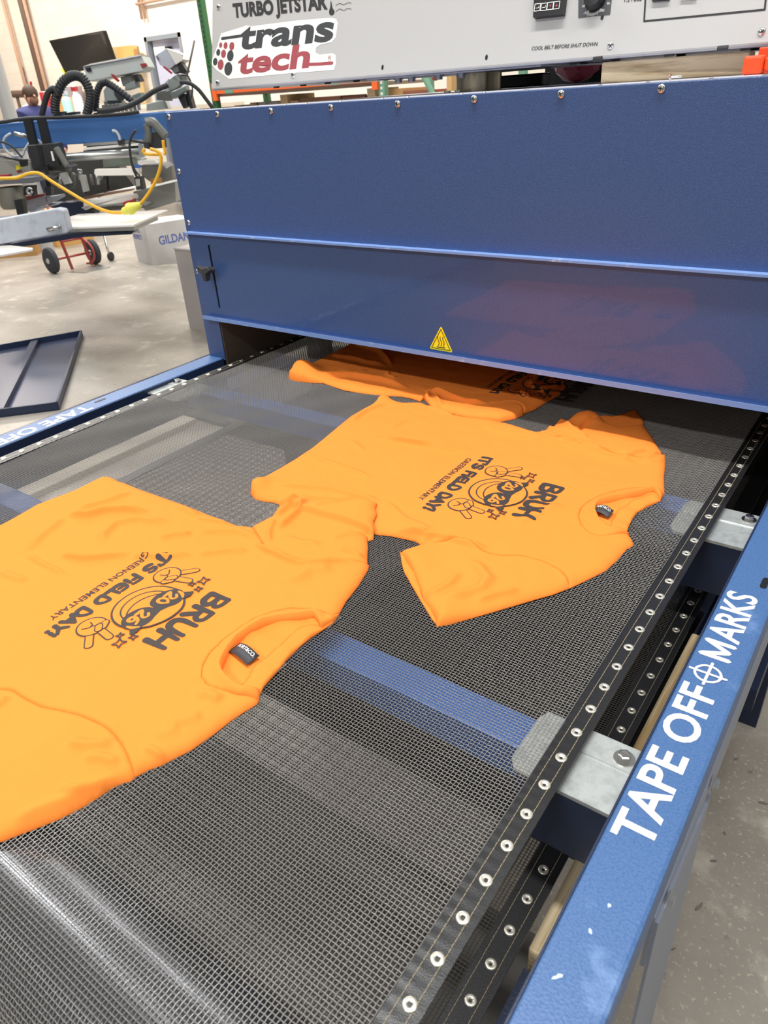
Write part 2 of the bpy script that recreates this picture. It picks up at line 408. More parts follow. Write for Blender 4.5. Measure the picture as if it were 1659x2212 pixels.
# warning sign
def sign(parent):
    y = HY - 0.0065; P = [at(*q, y=y) for q in ((952.5, 704), (978, 762), (927.5, 753))]
    c = sum(P) / 3
    def ring(s): return [c + (p - c) * s for p in P]
    MB().prism(catmull_tri(ring(1.0)), (0, 0.0005, 0)).build('warning_sign', YELLOW, parent)
    ex = np.array([1, 0, 0]); ez = np.array([0, 0, 1.0]); ink = MB()
    def put(vs, fs):
        for f in fs: ink.add([c + ex * vs[q][0] + ez * vs[q][1] + np.array([0, -0.0004 - len(ink.f) * 6e-6, 0]) for q in f], [tuple(range(len(f)))])
    tri = [((p - c)[0], (p - c)[2]) for p in ring(0.8)]
    put(*stroke2d(tri, 0.0013, closed=True))
    for dx in (-0.006, 0, 0.006):
        put(*stroke2d([(dx + 0.0018 * math.sin(t * 5.5), -0.0065 + 0.018 * t) for t in np.linspace(0, 1, 9)], 0.0014))
    put(*stroke2d([(-0.009, -0.010), (0.009, -0.010)], 0.002))
    ink.build('warning_symbol', BLACKINK, parent, recalc=False)
def catmull_tri(P):
    out = []
    for i in range(3):
        a, b, c = P[i - 1], P[i], P[(i + 1) % 3]
        out += [b + (a - b) * 0.08, b + ((a - b) + (c - b)) * 0.02, b + (c - b) * 0.08]
    return out
sign(gp)

# ------------------------------------------------ belt
MX0, MX1 = -1.353, -0.183
PITCH = 0.004
RY, RZ, RR = 0.10, 0.818, 0.08
def belt_path(s):
    """s>0: flat top from the roller inward; s<0 wraps round the roller. returns y, z, ny, nz"""
    if s >= 0: return RY + s, BZ, 0.0, 1.0
    a = -s / RR
    return RY - RR * math.sin(a), RZ + 0.002 + RR * math.cos(a), -math.sin(a), math.cos(a)
def woven():
    s = np.arange(-0.14, 1.62, PITCH); ny = len(s)
    xs = np.arange(MX0, MX1 + 1e-6, PITCH); nx = len(xs)
    Pt = np.array([belt_path(a) for a in s])           # y z ny nz
    rng = np.random.default_rng(3)
    V = []; Fq = []; base = 0
    amp, hw, hh_ = 0.00048, 0.00044, 0.00046
    I, J = np.meshgrid(np.arange(nx), np.arange(ny), indexing='ij')
    sgn = np.where((I + J) % 2 == 0, 1.0, -1.0)
    jx = np.repeat((rng.random(nx) * 2 - 1)[:, None] * 0.00018, ny, 1); jy = np.repeat((rng.random(ny) * 2 - 1)[None, :] * 0.0002, nx, 0)
    wob = 0.0009 * np.sin(xs[:, None] * 23 + s[None, :] * 9) + 0.0006 * np.sin(xs[:, None] * 51 - s[None, :] * 31)
    X = xs[:, None] + jx; Yv = Pt[None, :, 0]; Zv = Pt[None, :, 1]; Ny = Pt[None, :, 2]; Nz = Pt[None, :, 3]
    Ty, Tz = Nz, -Ny
    # warp (along the belt)
    h = wob + sgn * amp
    cx = X; cy = Yv + Ny * h + Ty * jy; cz = Zv + Nz * h + Tz * jy
    ring = []
    for (a, b) in ((hw, 0), (0, hh_), (-hw, 0), (0, -hh_)):
        ring.append(np.stack([cx + a + 0 * cy, cy + Ny * b, cz + Nz * b], -1))
    A = np.stack(ring, 2)                               # nx ny 4 3
    V.append(A.reshape(-1, 3)); idx = np.arange(nx * ny * 4).reshape(nx, ny, 4)
    for r in range(4):
        q = np.stack([idx[:, :-1, r], idx[:, 1:, r], idx[:, 1:, (r + 1) % 4], idx[:, :-1, (r + 1) % 4]], -1); Fq.append(q.reshape(-1, 4))
    base = nx * ny * 4
    h = wob - sgn * amp
    cy = Yv + Ny * h + Ty * jy; cz = Zv + Nz * h + Tz * jy
    ring = []
    for (a, b) in ((hw, 0), (0, hh_), (-hw, 0), (0, -hh_)):
        ring.append(np.stack([X + 0 * cy, cy + Ny * b + Ty * a, cz + Nz * b + Tz * a], -1))
    A = np.stack(ring, 2); V.append(A.reshape(-1, 3)); idx = idx + base
    for r in range(4):
        q = np.stack([idx[:-1, :, r], idx[1:, :, r], idx[1:, :, (r + 1) % 4], idx[:-1, :, (r + 1) % 4]], -1); Fq.append(q.reshape(-1, 4))
    return np.concatenate(V), np.concatenate(Fq)
def np_mesh(name, V, Fq, m, parent, smooth=True):
    V = V - np.array(ROOT.get(parent, (0, 0, 0)))
    me = bpy.data.meshes.new(name); me.vertices.add(len(V)); me.vertices.foreach_set('co', V.astype(np.float32).ravel())
    n = len(Fq); me.loops.add(n * 4); me.loops.foreach_set('vertex_index', Fq.astype(np.int32).ravel())
    me.polygons.add(n); me.polygons.foreach_set('loop_start', np.arange(0, n * 4, 4, dtype=np.int32))
    me.update(calc_edges=True)
    return link(name, me, m, parent, smooth)
V, Fq = woven()
belt = np_mesh('conveyor_belt', V, Fq, MESHM, dry)
def ret_z(y): return 0.742 + 0.016 * math.exp(-(y - 0.1) / 0.22)
def return_mesh():
    V = []; Fq = []; ys = np.arange(0.1, 1.7, PITCH); xs = np.arange(MX0, MX1, PITCH)
    yk = np.linspace(0.1, 1.7, 34); w, t = 0.0006, 0.0006
    def prism(a, b, ax):
        k = len(V)
        for p in (a, b):
            for (c, e) in ((-w, 0), (0, t), (w, 0), (0, -t)):
                V.append((p[0] + (c if ax == 'x' else 0), p[1] + (c if ax == 'y' else 0), p[2] + e))
        for r in range(4): Fq.append((k + r, k + 4 + r, k + 4 + (r + 1) % 4, k + (r + 1) % 4))
    for x in xs:
        for i in range(len(yk) - 1):
            prism((x, yk[i], ret_z(yk[i])), (x, yk[i + 1], ret_z(yk[i + 1])), 'x')
    for y in ys: prism((MX0, y, ret_z(y)), (MX1, y, ret_z(y)), 'y')
    return np.array(V), np.array(Fq)
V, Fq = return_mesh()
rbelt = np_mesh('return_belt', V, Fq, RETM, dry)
def edging(parent, x0, x1, zf, path_s, m, name='belt_edging', wave=0.0004):
    mb = MB(); rows = []
    for s_ in path_s:
        y, z, ny_, nz_ = zf(s_)
        w_ = wave * math.sin(s_ * 480) if wave else 0
        rows.append([(x0, y - ny_ * .001, z - nz_ * .001), (x0, y + ny_ * .0012, z + nz_ * .0012), ((x0 + x1) / 2, y + ny_ * (.0014 + w_), z + nz_ * (.0014 + w_)), (x1, y + ny_ * (.0012 - w_), z + nz_ * (.0012 - w_)), (x1, y - ny_ * .001, z - nz_ * .001)])
    n = len(rows); vs = [p for r in rows for p in r]; fs = []
    for i in range(n - 1):
        for j in range(5):
            a = i * 5 + j; b = i * 5 + (j + 1) % 5; fs.append((a, b, b + 5, a + 5))
    mb.add(vs, fs); return mb.build(name, m, parent, 'auto')
ss = np.arange(-0.14, 1.8, 0.003)
edging(belt, -0.184, -0.156, belt_path, ss, STRIP); edging(belt, -1.380, -1.352, belt_path, ss, STRIP)
rp = lambda s_: (0.1 + s_, ret_z(0.1 + s_), 0, 1)
edging(rbelt, -0.184, -0.152, rp, np.arange(0, 1.7, 0.02), STRIP, wave=0); edging(rbelt, -1.384, -1.352, rp, np.arange(0, 1.7, 0.02), STRIP, wave=0)
# stitching
def stitch(parent, x, zf, s0, s1, dz=0.0016):
    mb = MB(); s_ = s0
    while s_ < s1:
        y, z, a, b = zf(s_); y2, z2, a2, b2 = zf(s_ + 0.0042)
        mb.tube([(x, y + a * dz, z + b * dz), (x + random.uniform(-.0002, .0002), (y + y2) / 2 + a * (dz + .0004), (z + z2) / 2 + b * (dz + .0004)), (x, y2 + a2 * dz, z2 + b2 * dz)], 0.00028, 4); s_ += 0.005
    mb.build('stitching', THREAD, parent)
for x in (-0.1765, -0.1635, -1.3595, -1.3725): stitch(belt, x, belt_path, 0.0, 1.3)
stitch(rbelt, -0.178, rp, 0.15, 1.1); stitch(rbelt, -0.160, rp, 0.15, 1.1)
# eyelets
ey = MB().lathe((0, 0, 0), (0, 0, 1), [(0.0058, 0.0), (0.0058, 0.0006), (0.0050, 0.0014), (0.0040, 0.0010), (0.0034, 0.0014), (0.0026, 0.0008), (0.0018, 0.0002)], 18)
eye0 = ey.build('eyelet', EYELET, belt, True, local=True); eye0.data.materials.append(BLACKPL)
eye0.data.polygons[len(eye0.data.polygons) - 1].material_index = 1
spots = []
y = 0.2087
while y < 1.55: spots.append((-0.168, y)); y += 0.03808
y = 0.5675
while y < 1.50: spots.append((-1.368, y)); y += 0.03808
for i, (x, y) in enumerate(spots):
    if i == 0: eye0.location = np.array((x, y, BZ + 0.0011)) - np.array(ROOT[belt])
    else: copy_part(eye0, belt, (x, y, BZ + 0.0011))
y = 0.298; f1 = True
while y < 1.08:
    c = copy_part(eye0, rbelt, (-0.168, y, ret_z(y) + 0.0012)); y += 0.0391
# rollers
MB().tube([(-1.42, RY, RZ), (-0.12, RY, RZ)], RR - 0.002, 40).build('roller', mat('roller_steel', '6a6c70', 0.25, 0.8), dry, 'auto')
# rails
def rail(x_in, x_out, parent):
    s = 1 if x_out > x_in else -1; mb = MB(); y0, y1 = -0.3, HY
    prof = [(x_in, 0.855), (x_in, 0.8985), (x_in + s * 0.0015, BZ), (x_out - s * 0.004, BZ), (x_out - s * 0.001, BZ - 0.0012), (x_out, BZ - 0.004), (x_out, 0.853), (x_out - s * 0.003, 0.853), (x_out - s * .003, 0.895), (x_in + s * .003, 0.895), (x_in + s * .003, 0.855)]
    mb.prism([(a, y0, b) for a, b in prof], (0, y1 - y0, 0))
    return mb
# oblong slot: cut through the top with a boolean-free insert: short gap pieces are built as a dark recessed plug
rR = rail(-0.104, -0.047, dry).build('side_rail', RAILBLUE, dry); rL = rail(-1.433, -1.489, dry).build('side_rail', RAILBLUE, dry)
MB().box((-1.4325, -0.3, 0.80), (-1.4305, HY, 0.8985)).build('shade_liner', NAVY, rL)  # dark sheets stand in for shade on the rails' inner faces
MB().box((-0.1065, -0.3, 0.86), (-0.1045, HY, 0.8985)).build('shade_liner', NAVY, rR)
def oblong(cx, cy, w, l, parent):
    P = ell((cx, cy + l / 2 - w / 2), w / 2, n=9, a0=0, a1=PI) + ell((cx, cy - l / 2 + w / 2), w / 2, n=9, a0=PI, a1=2 * PI)
    mb = MB().prism([(a, b, BZ - 0.004) for a, b in P], (0, 0, 0.0046)); return mb.build('slot_hole', DARK, parent)
oblong(-0.065, 0.877, 0.008, 0.026, rR); oblong(-1.468, 0.859, 0.008, 0.03, rL)
text_on('rail_lettering', 'TAPE OFF', (-0.064, 0.424, BZ), (0, 1, 0), (-1, 0, 0), 0.222, 0.036, WHITEP, rR, bold=0.02)
text_on('rail_lettering', 'ARKS', (-0.064, 0.7355, BZ), (0, 1, 0), (-1, 0, 0), 0.1045, 0.036, WHITEP, rR, bold=0.02)
mm = MB()
for vs_, fs_ in [stroke2d(q_, 0.0064, 4) for q_ in ([(0.0032, 0.0032), (0.0032, 0.0328)], [(0.0032, 0.0328), (0.0165, 0.006)], [(0.0165, 0.006), (0.0298, 0.0328)], [(0.0298, 0.0328), (0.0298, 0.0032)])]:
    for f_ in fs_: mm.add([(-0.064 - vs_[q_][1], 0.6985 + vs_[q_][0], BZ + 0.0004 + len(mm.f) * 5e-6) for q_ in f_], [tuple(range(len(f_)))])
mm.build('rail_lettering', WHITEP, rR, recalc=False)
def target(parent, cx, cy):
    mb = MB()
    def put(vs, fs):
        for f in fs: mb.add([(cx + vs[q][0], cy + vs[q][1], BZ + 0.0004 + len(mb.f) * 5e-6) for q in f], [tuple(range(len(f)))])
    put(*stroke2d(ell((0, 0), 0.0135, n=36), 0.0028, closed=True)); put(*stroke2d([(-0.019, 0), (0.019, 0)], 0.0030)); put(*stroke2d([(0, -0.019), (0, 0.019)], 0.0030))
    mb.build('target_mark', WHITEP, parent, recalc=False)
target(rR, -0.081, 0.670)
text_on('rail_lettering', 'TAPE OFF', (-1.474, 0.822, BZ), (0, -1, 0), (1, 0, 0), 0.222, 0.036, WHITEP, rL, bold=0.025)
target(rL, -1.457, 0.576)
# paint wear on the near rail
wear = MB()
for (u, v, a, b) in ((1204, 2110, .005, .0014), (1275, 2013, .0022, .0016), (1316, 1957, .002, .0012)):
    c = at(u, v, z=BZ); P = ell((c[0], c[1]), a, b, n=14, rot=random.random() * 3)
    wear.prism([(p[0] + random.uniform(-.0006, .0006), p[1] + random.uniform(-.0006, .0006), BZ + 0.0001) for p in P], (0, 0, 0.0003))
wear.build('paint_chip', mat('worn_paint', 'b7c8de', 0.5), rR)
# outer apron and leg of the near rail
AP = mat('grey_side_panel', '8f97a8', 0.4, 0.3)
ap = MB(); ap.box((-0.050, 0.40, 0.775), (-0.046, 1.21, 0.853)); apo = ap.build('side_panel', AP, dry)
leg = MB(); leg.prism([(-0.046, 0.405, 0.84), (-0.046, 0.60, 0.80), (-0.046, 0.60, 0.0), (-0.046, 0.405, 0.0)], (0.003, 0, 0)); leg.build('support_leg', AP, dry)
MB().prism([(-1.489, 0.405, 0.85), (-1.489, 0.60, 0.85), (-1.489, 0.60, 0.0), (-1.489, 0.405, 0.0)], (-0.003, 0, 0)).build('support_leg', AP, dry)
hb = MB(); hb.lathe((0, 0, 0), (1, 0, 0), [(0.009, 0), (0.009, 0.0015), (0.0062, 0.0016), (0.0062, 0.006), (0.0, 0.0062)], 6)
bolt0 = hb.build('hex_bolt', CHROME, apo, local=True)
for i, (y, z) in enumerate(((0.436, 0.833), (0.593, 0.826), (0.9, 0.826))):
    p = (-0.044, y, z)
    if i == 0: bolt0.location = np.array(p) - np.array(ROOT[apo])
    else: copy_part(bolt0, apo, p)
for (x, y) in ((-0.08, 1.6), (-1.45, 1.6)):
    MB().box((x - 0.024, y - 0.02, 0), (x + 0.026, y + 0.04, 0.83)).build('support_leg', NAVY, dry)
MB().box((-0.102, 1.3, 0.30), (-0.06, 1.62, 0.36)).build('leg_brace', NAVY, dry)
# cross beams, stubs and brackets
BEAM = mat('blue_cross_beam', '3f66a8', 0.35, 0, (300, 0.2, 0.001))
for (yb, y0, y1, z0) in ((0.495, 0.447, 0.533, 0), (1.070, 0.962, 1.062, 0)):
    cb = MB().box((-1.433, yb, 0.815), (-0.104, yb + 0.048, 0.862)).build('cross_beam', BEAM, dry, bevel=0.002)
    for s in (0, 1):
        def mx(x): return x if s == 0 else -1.537 - x
        xi = -0.213
        if s == 0: st = MB().box((mx(xi + 0.01), y0 + 0.002, 0.800), (mx(-0.104), y1 - 0.006, 0.886)).build('beam_stub', NAVY, dry)
        br = MB(); zt = 0.8915
        P = [(mx(-0.106), y0), (mx(-0.106), y1)] + [(mx(xi + 0.006), y1), (mx(xi), y1 - 0.012), (mx(xi), y0 + 0.012), (mx(xi + 0.008), y0)]
        br.prism([(a, b, zt - 0.0055) for a, b in P], (0, 0, 0.0045))
        yf = y0 + 0.62 * (y1 - y0)
        br.hexa([(mx(xi + .005), yf, zt - 0.001), (mx(-0.106), yf, zt - 0.001), (mx(-0.106), y1, zt - 0.001), (mx(xi + .005), y1, zt - 0.001),
                 (mx(xi + .005), yf + 0.001, zt + 0.0006), (mx(-0.106), yf + 0.001, zt + 0.0006), (mx(-0.106), y1, zt + 0.0006), (mx(xi + .005), y1, zt + 0.0006)])
        bo = br.build('bracket', GALV, dry)
        xb = mx(-0.1185); yb2 = y1 - 0.018
        b = MB().lathe((xb, yb2, zt), (0, 0, 1), [(0.0105, 0), (0.0105, 0.0018), (0.0, 0.0019)], 24); b.lathe((xb, yb2, zt + 0.0018), (0, 0, 1), [(0.0066, 0), (0.0066, 0.0055), (0.005, 0.006), (0.0, 0.0061)], 6)
        b.build('bracket_bolt', CHROME, bo)
# end plate under the belt and added shade sheets
MB().box((-0.15, -0.2, 0.64), (-0.105, 0.375, 0.70)).build('end_plate', NAVY, dry)
MB().box((-0.152, 0.39, 0.667), (-0.066, 1.20, 0.679)).build('lower_ledge', NAVY, dry)
low = MB(); low.box((-1.433, 1.18, 0.695), (-0.104, 1.215, 0.735)); low.box((-1.228, 1.185, 0.2), (-0.104, 1.21, 0.70)); low.build('lower_frame', NAVY, dry)
MB().box((-0.74, 0.58, 0.60), (-0.17, 1.17, 0.61)).build('under_belt_shade', DARK, dry)  # added dark sheet for the shade under the belt, hides the bright floor
MB().box((-1.40, -0.2, 0.30), (-0.16, 0.62, 0.31)).build('under_belt_shade', mat('shaded_floor_grey', '75726d', 0.5), dry)  # added grey sheet standing in for the shaded floor below

# ------------------------------------------------ control console on its column
cy0 = 1.5; CB = 1.5055
lean = 0.049 / 0.19
cl, cr_, chh = -1.635, -0.12, 0.36
con = MB()
con.hexa([(cl, cy0, CB), (cr_, cy0, CB), (cr_, cy0 + 0.52, CB), (cl, cy0 + 0.52, CB),
          (cl, cy0 + lean * chh, CB + chh), (cr_, cy0 + lean * chh, CB + chh), (cr_, cy0 + 0.52, CB + chh), (cl, cy0 + 0.52, CB + chh)])
cons = con.build('control_console', CONSOLE, dry, bevel=0.004)
und = MB().box((cl + 0.004, cy0 + 0.005, CB - 0.0015), (cr_ - 0.004, cy0 + 0.515, CB + 0.001)); und.build('underside_plate', CONSOLE_U, cons)
CN = np.array([0, -1, lean]); CN /= np.linalg.norm(CN); CE = np.array([1.0, 0, 0]); CU = np.cross(CN, CE) * -1
CU = np.array([0, lean, 1]); CU /= np.linalg.norm(CU)
CO = np.array([0, cy0, CB])
def onc(u, v):                        # pixel to console plane coordinates (x, up)
    r = ray(u, v); t = ((CO - CAM) @ CN) / (r @ CN); p = CAM + r * t
    return np.array([p[0], (p - CO) @ CU])
def cpt(a, lift=0.0): return CO + CE * a[0] + CU * a[1] + CN * lift
def flat(name, polys, m, parent, lift, thick=0.0003):
    mb = MB()
    for i_, (vs, fs) in enumerate(polys):
        for j_, f in enumerate(fs): mb.add([cpt(vs[q], lift + (i_ * 40 + j_) * 6e-6) for q in f], [tuple(range(len(f)))])
    return mb.build(name, m, parent, recalc=False)
def plate(name, pts, m, parent, lift, t): return MB().prism([cpt(p, lift) for p in pts], CN * t).build(name, m, parent)
# logo sticker
st_px = zo([(247, 178), (300, 160), (335, 165), (610, 130), (830, 112), (862, 120), (872, 145), (860, 235), (835, 265), (760, 282), (735, 300), (732, 330), (760, 345), (838, 335), (858, 345), (860, 400), (848, 440), (560, 462), (190, 497), (110, 440), (80, 405), (85, 370), (115, 290), (140, 210)], 430, 0, 2.91)
plate('logo_sticker', [onc(*p) for p in st_px], STICKER, cons, 0.0001, 0.0004)
def ctext(name, txt, px_bl, px_br, px_tl, m, bold=0.0, shear=0.0, lift=0.0008, spacing=1.0):
    a, b, c = onc(*px_bl), onc(*px_br), onc(*px_tl)
    ex = b - a; w = np.linalg.norm(ex); ex /= w; up = c - a
    vs, fs = text_mesh(txt, 1.0, bold, 0.0, spacing=spacing); A = np.array(vs); mn, mx = A.min(0), A.max(0)
    out = [cpt(a + ex * w * (p[0] - mn[0]) / (mx[0] - mn[0]) + up * (p[1] - mn[1]) / (mx[1] - mn[1]), lift) for p in A]
    mb = MB(); mb.add(out, fs); return mb.build(name, m, cons, recalc=False)
Z3 = lambda a, b: (430 + a / 2.91, b / 2.91)
ctext('logo_lettering', 'trans', Z3(245, 318), Z3(838, 262), Z3(262, 172), LOGOGREY, 0.035)
ctext('logo_lettering', 'tech', Z3(238, 472), Z3(690, 428), Z3(255, 325), LOGORED, 0.035)
pol = []
for pts, w in (([(145, 243), (250, 228), (330, 217)], 17), ([(690, 405), (760, 403), (838, 397)], 18)):
    q = [onc(*Z3(*p)) for p in pts]; pol.append((stroke2d(q, w / 2.91 * 0.00107), w))
flat('logo_bar', [pol[0][0]], LOGOGREY, cons, 0.0008); flat('logo_bar', [pol[1][0]], LOGORED, cons, 0.0008)
for (x, y, rx, m) in ((137, 284, 10, LOGORED), (168, 287, 13, LOGORED), (207, 291, 16, LOGORED), (122, 330, 13, LOGOGREY), (155, 339, 16, LOGORED), (198, 351, 21, LOGOGREY), (103, 388, 15, LOGOGREY), (137, 407, 20, LOGORED), (185, 433, 26, LOGOGREY)):
    c = onc(*Z3(x, y)); r = rx / 2.91 * 0.00125
    flat('logo_dot', [(ell(c, r * 1.3, r * 1.35, n=20), [tuple(range(20))])], m, cons, 0.0008)
rc = onc(*Z3(822, 367)); flat('logo_ring', [stroke2d(ell(rc, 0.004, 0.006, n=20), 0.0006, closed=True)], LOGORED, cons, 0.0008)
ctext('logo_ring_letter', 'R', Z3(816, 376), Z3(829, 374), Z3(817, 356), LOGORED)
ctext('console_lettering', 'TURBO JETSTAR', Z3(222, 140), Z3(812, 88), Z3(210, 22), BLACKINK, 0.045)
for pts in ([(860, 35), (885, 22), (910, 30), (935, 18), (958, 20)], [(862, 72), (885, 57), (910, 66), (935, 53), (958, 58)]):
    q = [onc(*Z3(*p)) for p in catmull(pts, 5)]; flat('console_mark', [stroke2d(q, 0.0009)], BLACKINK, cons, 0.0006)
ctext('console_lettering', 'COOL BELT BEFORE SHUT DOWN', (1148, 109), (1290, 99), (1150, 101), BLACKINK, 0.01)
ctext('console_lettering', '7.5 FUSE', (1348, 5), (1386, 2), (1348, -8), BLACKINK, 0.01)
q = [onc(*Z3(*p)) for p in catmull([(828, 5), (826, 40), (818, 75), (826, 95), (845, 92), (852, 72), (840, 50), (834, 20)], 4, True)]
flat('console_mark', [(q, [tuple(range(len(q)))])], BLACKINK, cons, 0.0006)
# screws and holes in the console
for (u, v) in ((473, 15), (471, 178.5), (634, 162), (1319.5, 98.5), (1645.5, 68.5)):
    a = onc(u, v); copy_part(scr, cons, cpt(a, 0.0), (-math.atan(lean), random.uniform(0, 3), 0))
for (u, v) in ((826.5, 145.5), (1051, 124), (1301, 37)):
    a = onc(u, v); flat('console_hole', [(ell(a, 0.003, 0.005, n=14), [tuple(range(14))])], DARK, cons, 0.0005)
# temperature controller
tc_px = [(1157, 42), (1221, 35), (1228, -25), (1160, -18)]
plate('temperature_controller', [onc(*p) for p in tc_px], BLACKPL, cons, 0.0, 0.012)
for (u, v, t) in ((1166, 26, 0), (1180, 25, 1), (1193.5, 23, 2), (1207, 21.5, 3)):
    a = onc(u, v) + np.array([0.0, 0.004]); s = 0.0058
    flat('controller_key', [stroke2d([a + np.array(q) for q in ((-s, -s), (s, -s), (s, s), (-s, s))], 0.0011, closed=True)], STICKER, cons, 0.0126)
    if t >= 2:
        f = 1 if t == 3 else -1
        flat('controller_arrow', [([a + np.array((-.0025, -.002 * f)), a + np.array((.0025, -.002 * f)), a + np.array((0, .0025 * f))], [(0, 1, 2)])], LOGORED, cons, 0.0126)
    else:
        flat('controller_arrow', [stroke2d([a + np.array((-.003, -.001)), a + np.array((.003, -.001)), a + np.array((.003, .002))], 0.0008)], STICKER, cons, 0.0126)
plate('dial_plate', [onc(*p) for p in ((1249.5, 39), (1318, 31.5), (1325, -30), (1250, -20))], mat('dial_grey', '45474a', 0.5), cons, 0.0, 0.001)
dc = onc(1287, -2); n_ = 20
MB().lathe(cpt(dc, 0.001), CN, [(0.020, 0), (0.019, 0.008), (0.016, 0.018), (0.0, 0.019)], 24).build('speed_dial', BLACKPL, cons, 'auto')
tick = []
for k_ in range(21):
    a = math.radians(225 + k_ * 4.5 - 0) if False else math.radians(-45 - 0 + 270 * 0) ; 
    a = math.radians(230 + k_ * 4.0)
    dv = np.array((math.cos(a), math.sin(a))); tick.append(stroke2d([dc + dv * 0.023, dc + dv * (0.029 if k_ % 5 == 0 else 0.027)], 0.0005, n=4))
flat('dial_ticks', tick, STICKER, cons, 0.0014)
ctext('dial_lettering', '10', (1258, 17), (1264, 16), (1258, 12), STICKER, lift=0.0014); ctext('dial_lettering', '0', (1269.5, 29), (1272.5, 28.7), (1269.5, 23), STICKER, lift=0.0014)
ctext('dial_lettering', '100', (1297, 26.5), (1306, 25.5), (1297, 20.5), STICKER, lift=0.0014); ctext('dial_lettering', '80', (1312, 10.5), (1318, 10), (1312, 5.5), STICKER, lift=0.0014)
q = [onc(*p) for p in ((1396, -30), (1391.5, 46), (1652, 21), (1659, -50))]
flat('panel_outline', [stroke2d(q, 0.003)], BLACKINK, cons, 0.0005)
plate('rocker_switch', [onc(*p) for p in ((1410, 4), (1447, 1), (1448, -20), (1410, -16))], BLACKPL, cons, 0.0, 0.006)
plate('switch_lamp', [onc(*p) for p in ((1471, 1.5), (1505, -1), (1506, -14), (1472, -12))], STICKER, cons, 0.0, 0.004)
slots = MB()
for u, v in ((597, 187), (655, 183), (708, 178), (770, 173.5), (822, 169), (835, 170), (1239, 135), (1262, 134), (1291, 128), (1310, 128), (1331, 128), (1445, 117), (1472, 117), (1561, 105), (1611, 104), (1632, 104)):
    p = at(u, v, z=CB - 0.0016); slots.tube([(p[0] - 0.008, p[1], CB - 0.0012), (p[0] + 0.008, p[1], CB - 0.0012)], 0.004, 8)
slots.build('underside_screw', BLACKPL, cons)
# column
col = MB(); col.tube([(-0.995, 1.78, HT), (-0.995, 1.78, CB)], 0.055, 36); colo = col.build('column', ZINC, dry, 'auto')
bo = MB()
for (dx, dy, z) in ((-0.09, -0.075, CB), (-0.045, -0.085, CB), (0.03, -0.085, CB), (0.085, -0.075, CB)):
    bo.lathe((-0.995 + dx - 0.06, 1.78 + dy - 0.05, z - 0.013), (0, 0, 1), [(0.009, 0), (0.009, 0.006), (0.013, 0.0065), (0.013, 0.009), (0.0, 0.0095)], 8)
bo.box((-1.2, 1.60, CB - 0.004), (-0.75, 1.95, CB - 0.0015)); bo.build('column_flange', CONSOLE_U, colo)
b2 = MB()
for x in (-1.03, -1.0): b2.lathe((x, 1.69, HT), (0, 0, 1), [(0.008, 0), (0.008, 0.005), (0, 0.0055)], 6)
b2.build('column_bolt', CHROME, colo)
rv = MB()
for i in range(17):
    x = -1.40 + i * 0.082 + random.uniform(-.02, .02); rv.lathe((x, 1.225 + random.uniform(0, .03), HT), (0, 0, 1), [(0.004, 0), (0.0035, 0.0014), (0, 0.002)], 8)
rv.build('top_rivet', CHROME, hh)

# ================================================================== T-SHIRTS
ZS = 0.9012
def seg_dist(P, A, closed=False):
    """distance of N points to a polyline, and position along it (0..1)"""
    A = np.array(A, float); n = len(A); best = np.full(len(P), 1e9); tpos = np.zeros(len(P))
    L = [0]
    rngi = range(n if closed else n - 1)
    for i in rngi: L.append(L[-1] + np.linalg.norm(A[(i + 1) % n] - A[i]))
    for i in rngi:
        a, b = A[i], A[(i + 1) % n]; ab = b - a; l2 = ab @ ab + 1e-18
        t = np.clip(((P - a) @ ab) / l2, 0, 1); d = np.linalg.norm(P - a - t[:, None] * ab, axis=1)
        k = d < best; best[k] = d[k]; tpos[k] = (L[i] + t[k] * (L[i + 1] - L[i])) / max(L[-1], 1e-9)
    return best, tpos
def resample(poly, step, closed=True):
    out = []; n = len(poly)
    for i in range(n if closed else n - 1):
        a = np.array(poly[i], float); b = np.array(poly[(i + 1) % n], float); m = max(1, int(np.linalg.norm(b - a) / step))
        out += [a + (b - a) * k / m for k in range(m)]
    if not closed: out.append(np.array(poly[-1], float))
    return out
def inside(P, poly):
    x, y = P[:, 0], P[:, 1]; c = np.zeros(len(P), bool); A = np.array(poly); j = len(A) - 1
    for i in range(len(A)):
        k = ((A[i, 1] > y) != (A[j, 1] > y)) & (x < (A[j, 0] - A[i, 0]) * (y - A[i, 1]) / (A[j, 1] - A[i, 1] + 1e-15) + A[i, 0]); c ^= k; j = i
    return c

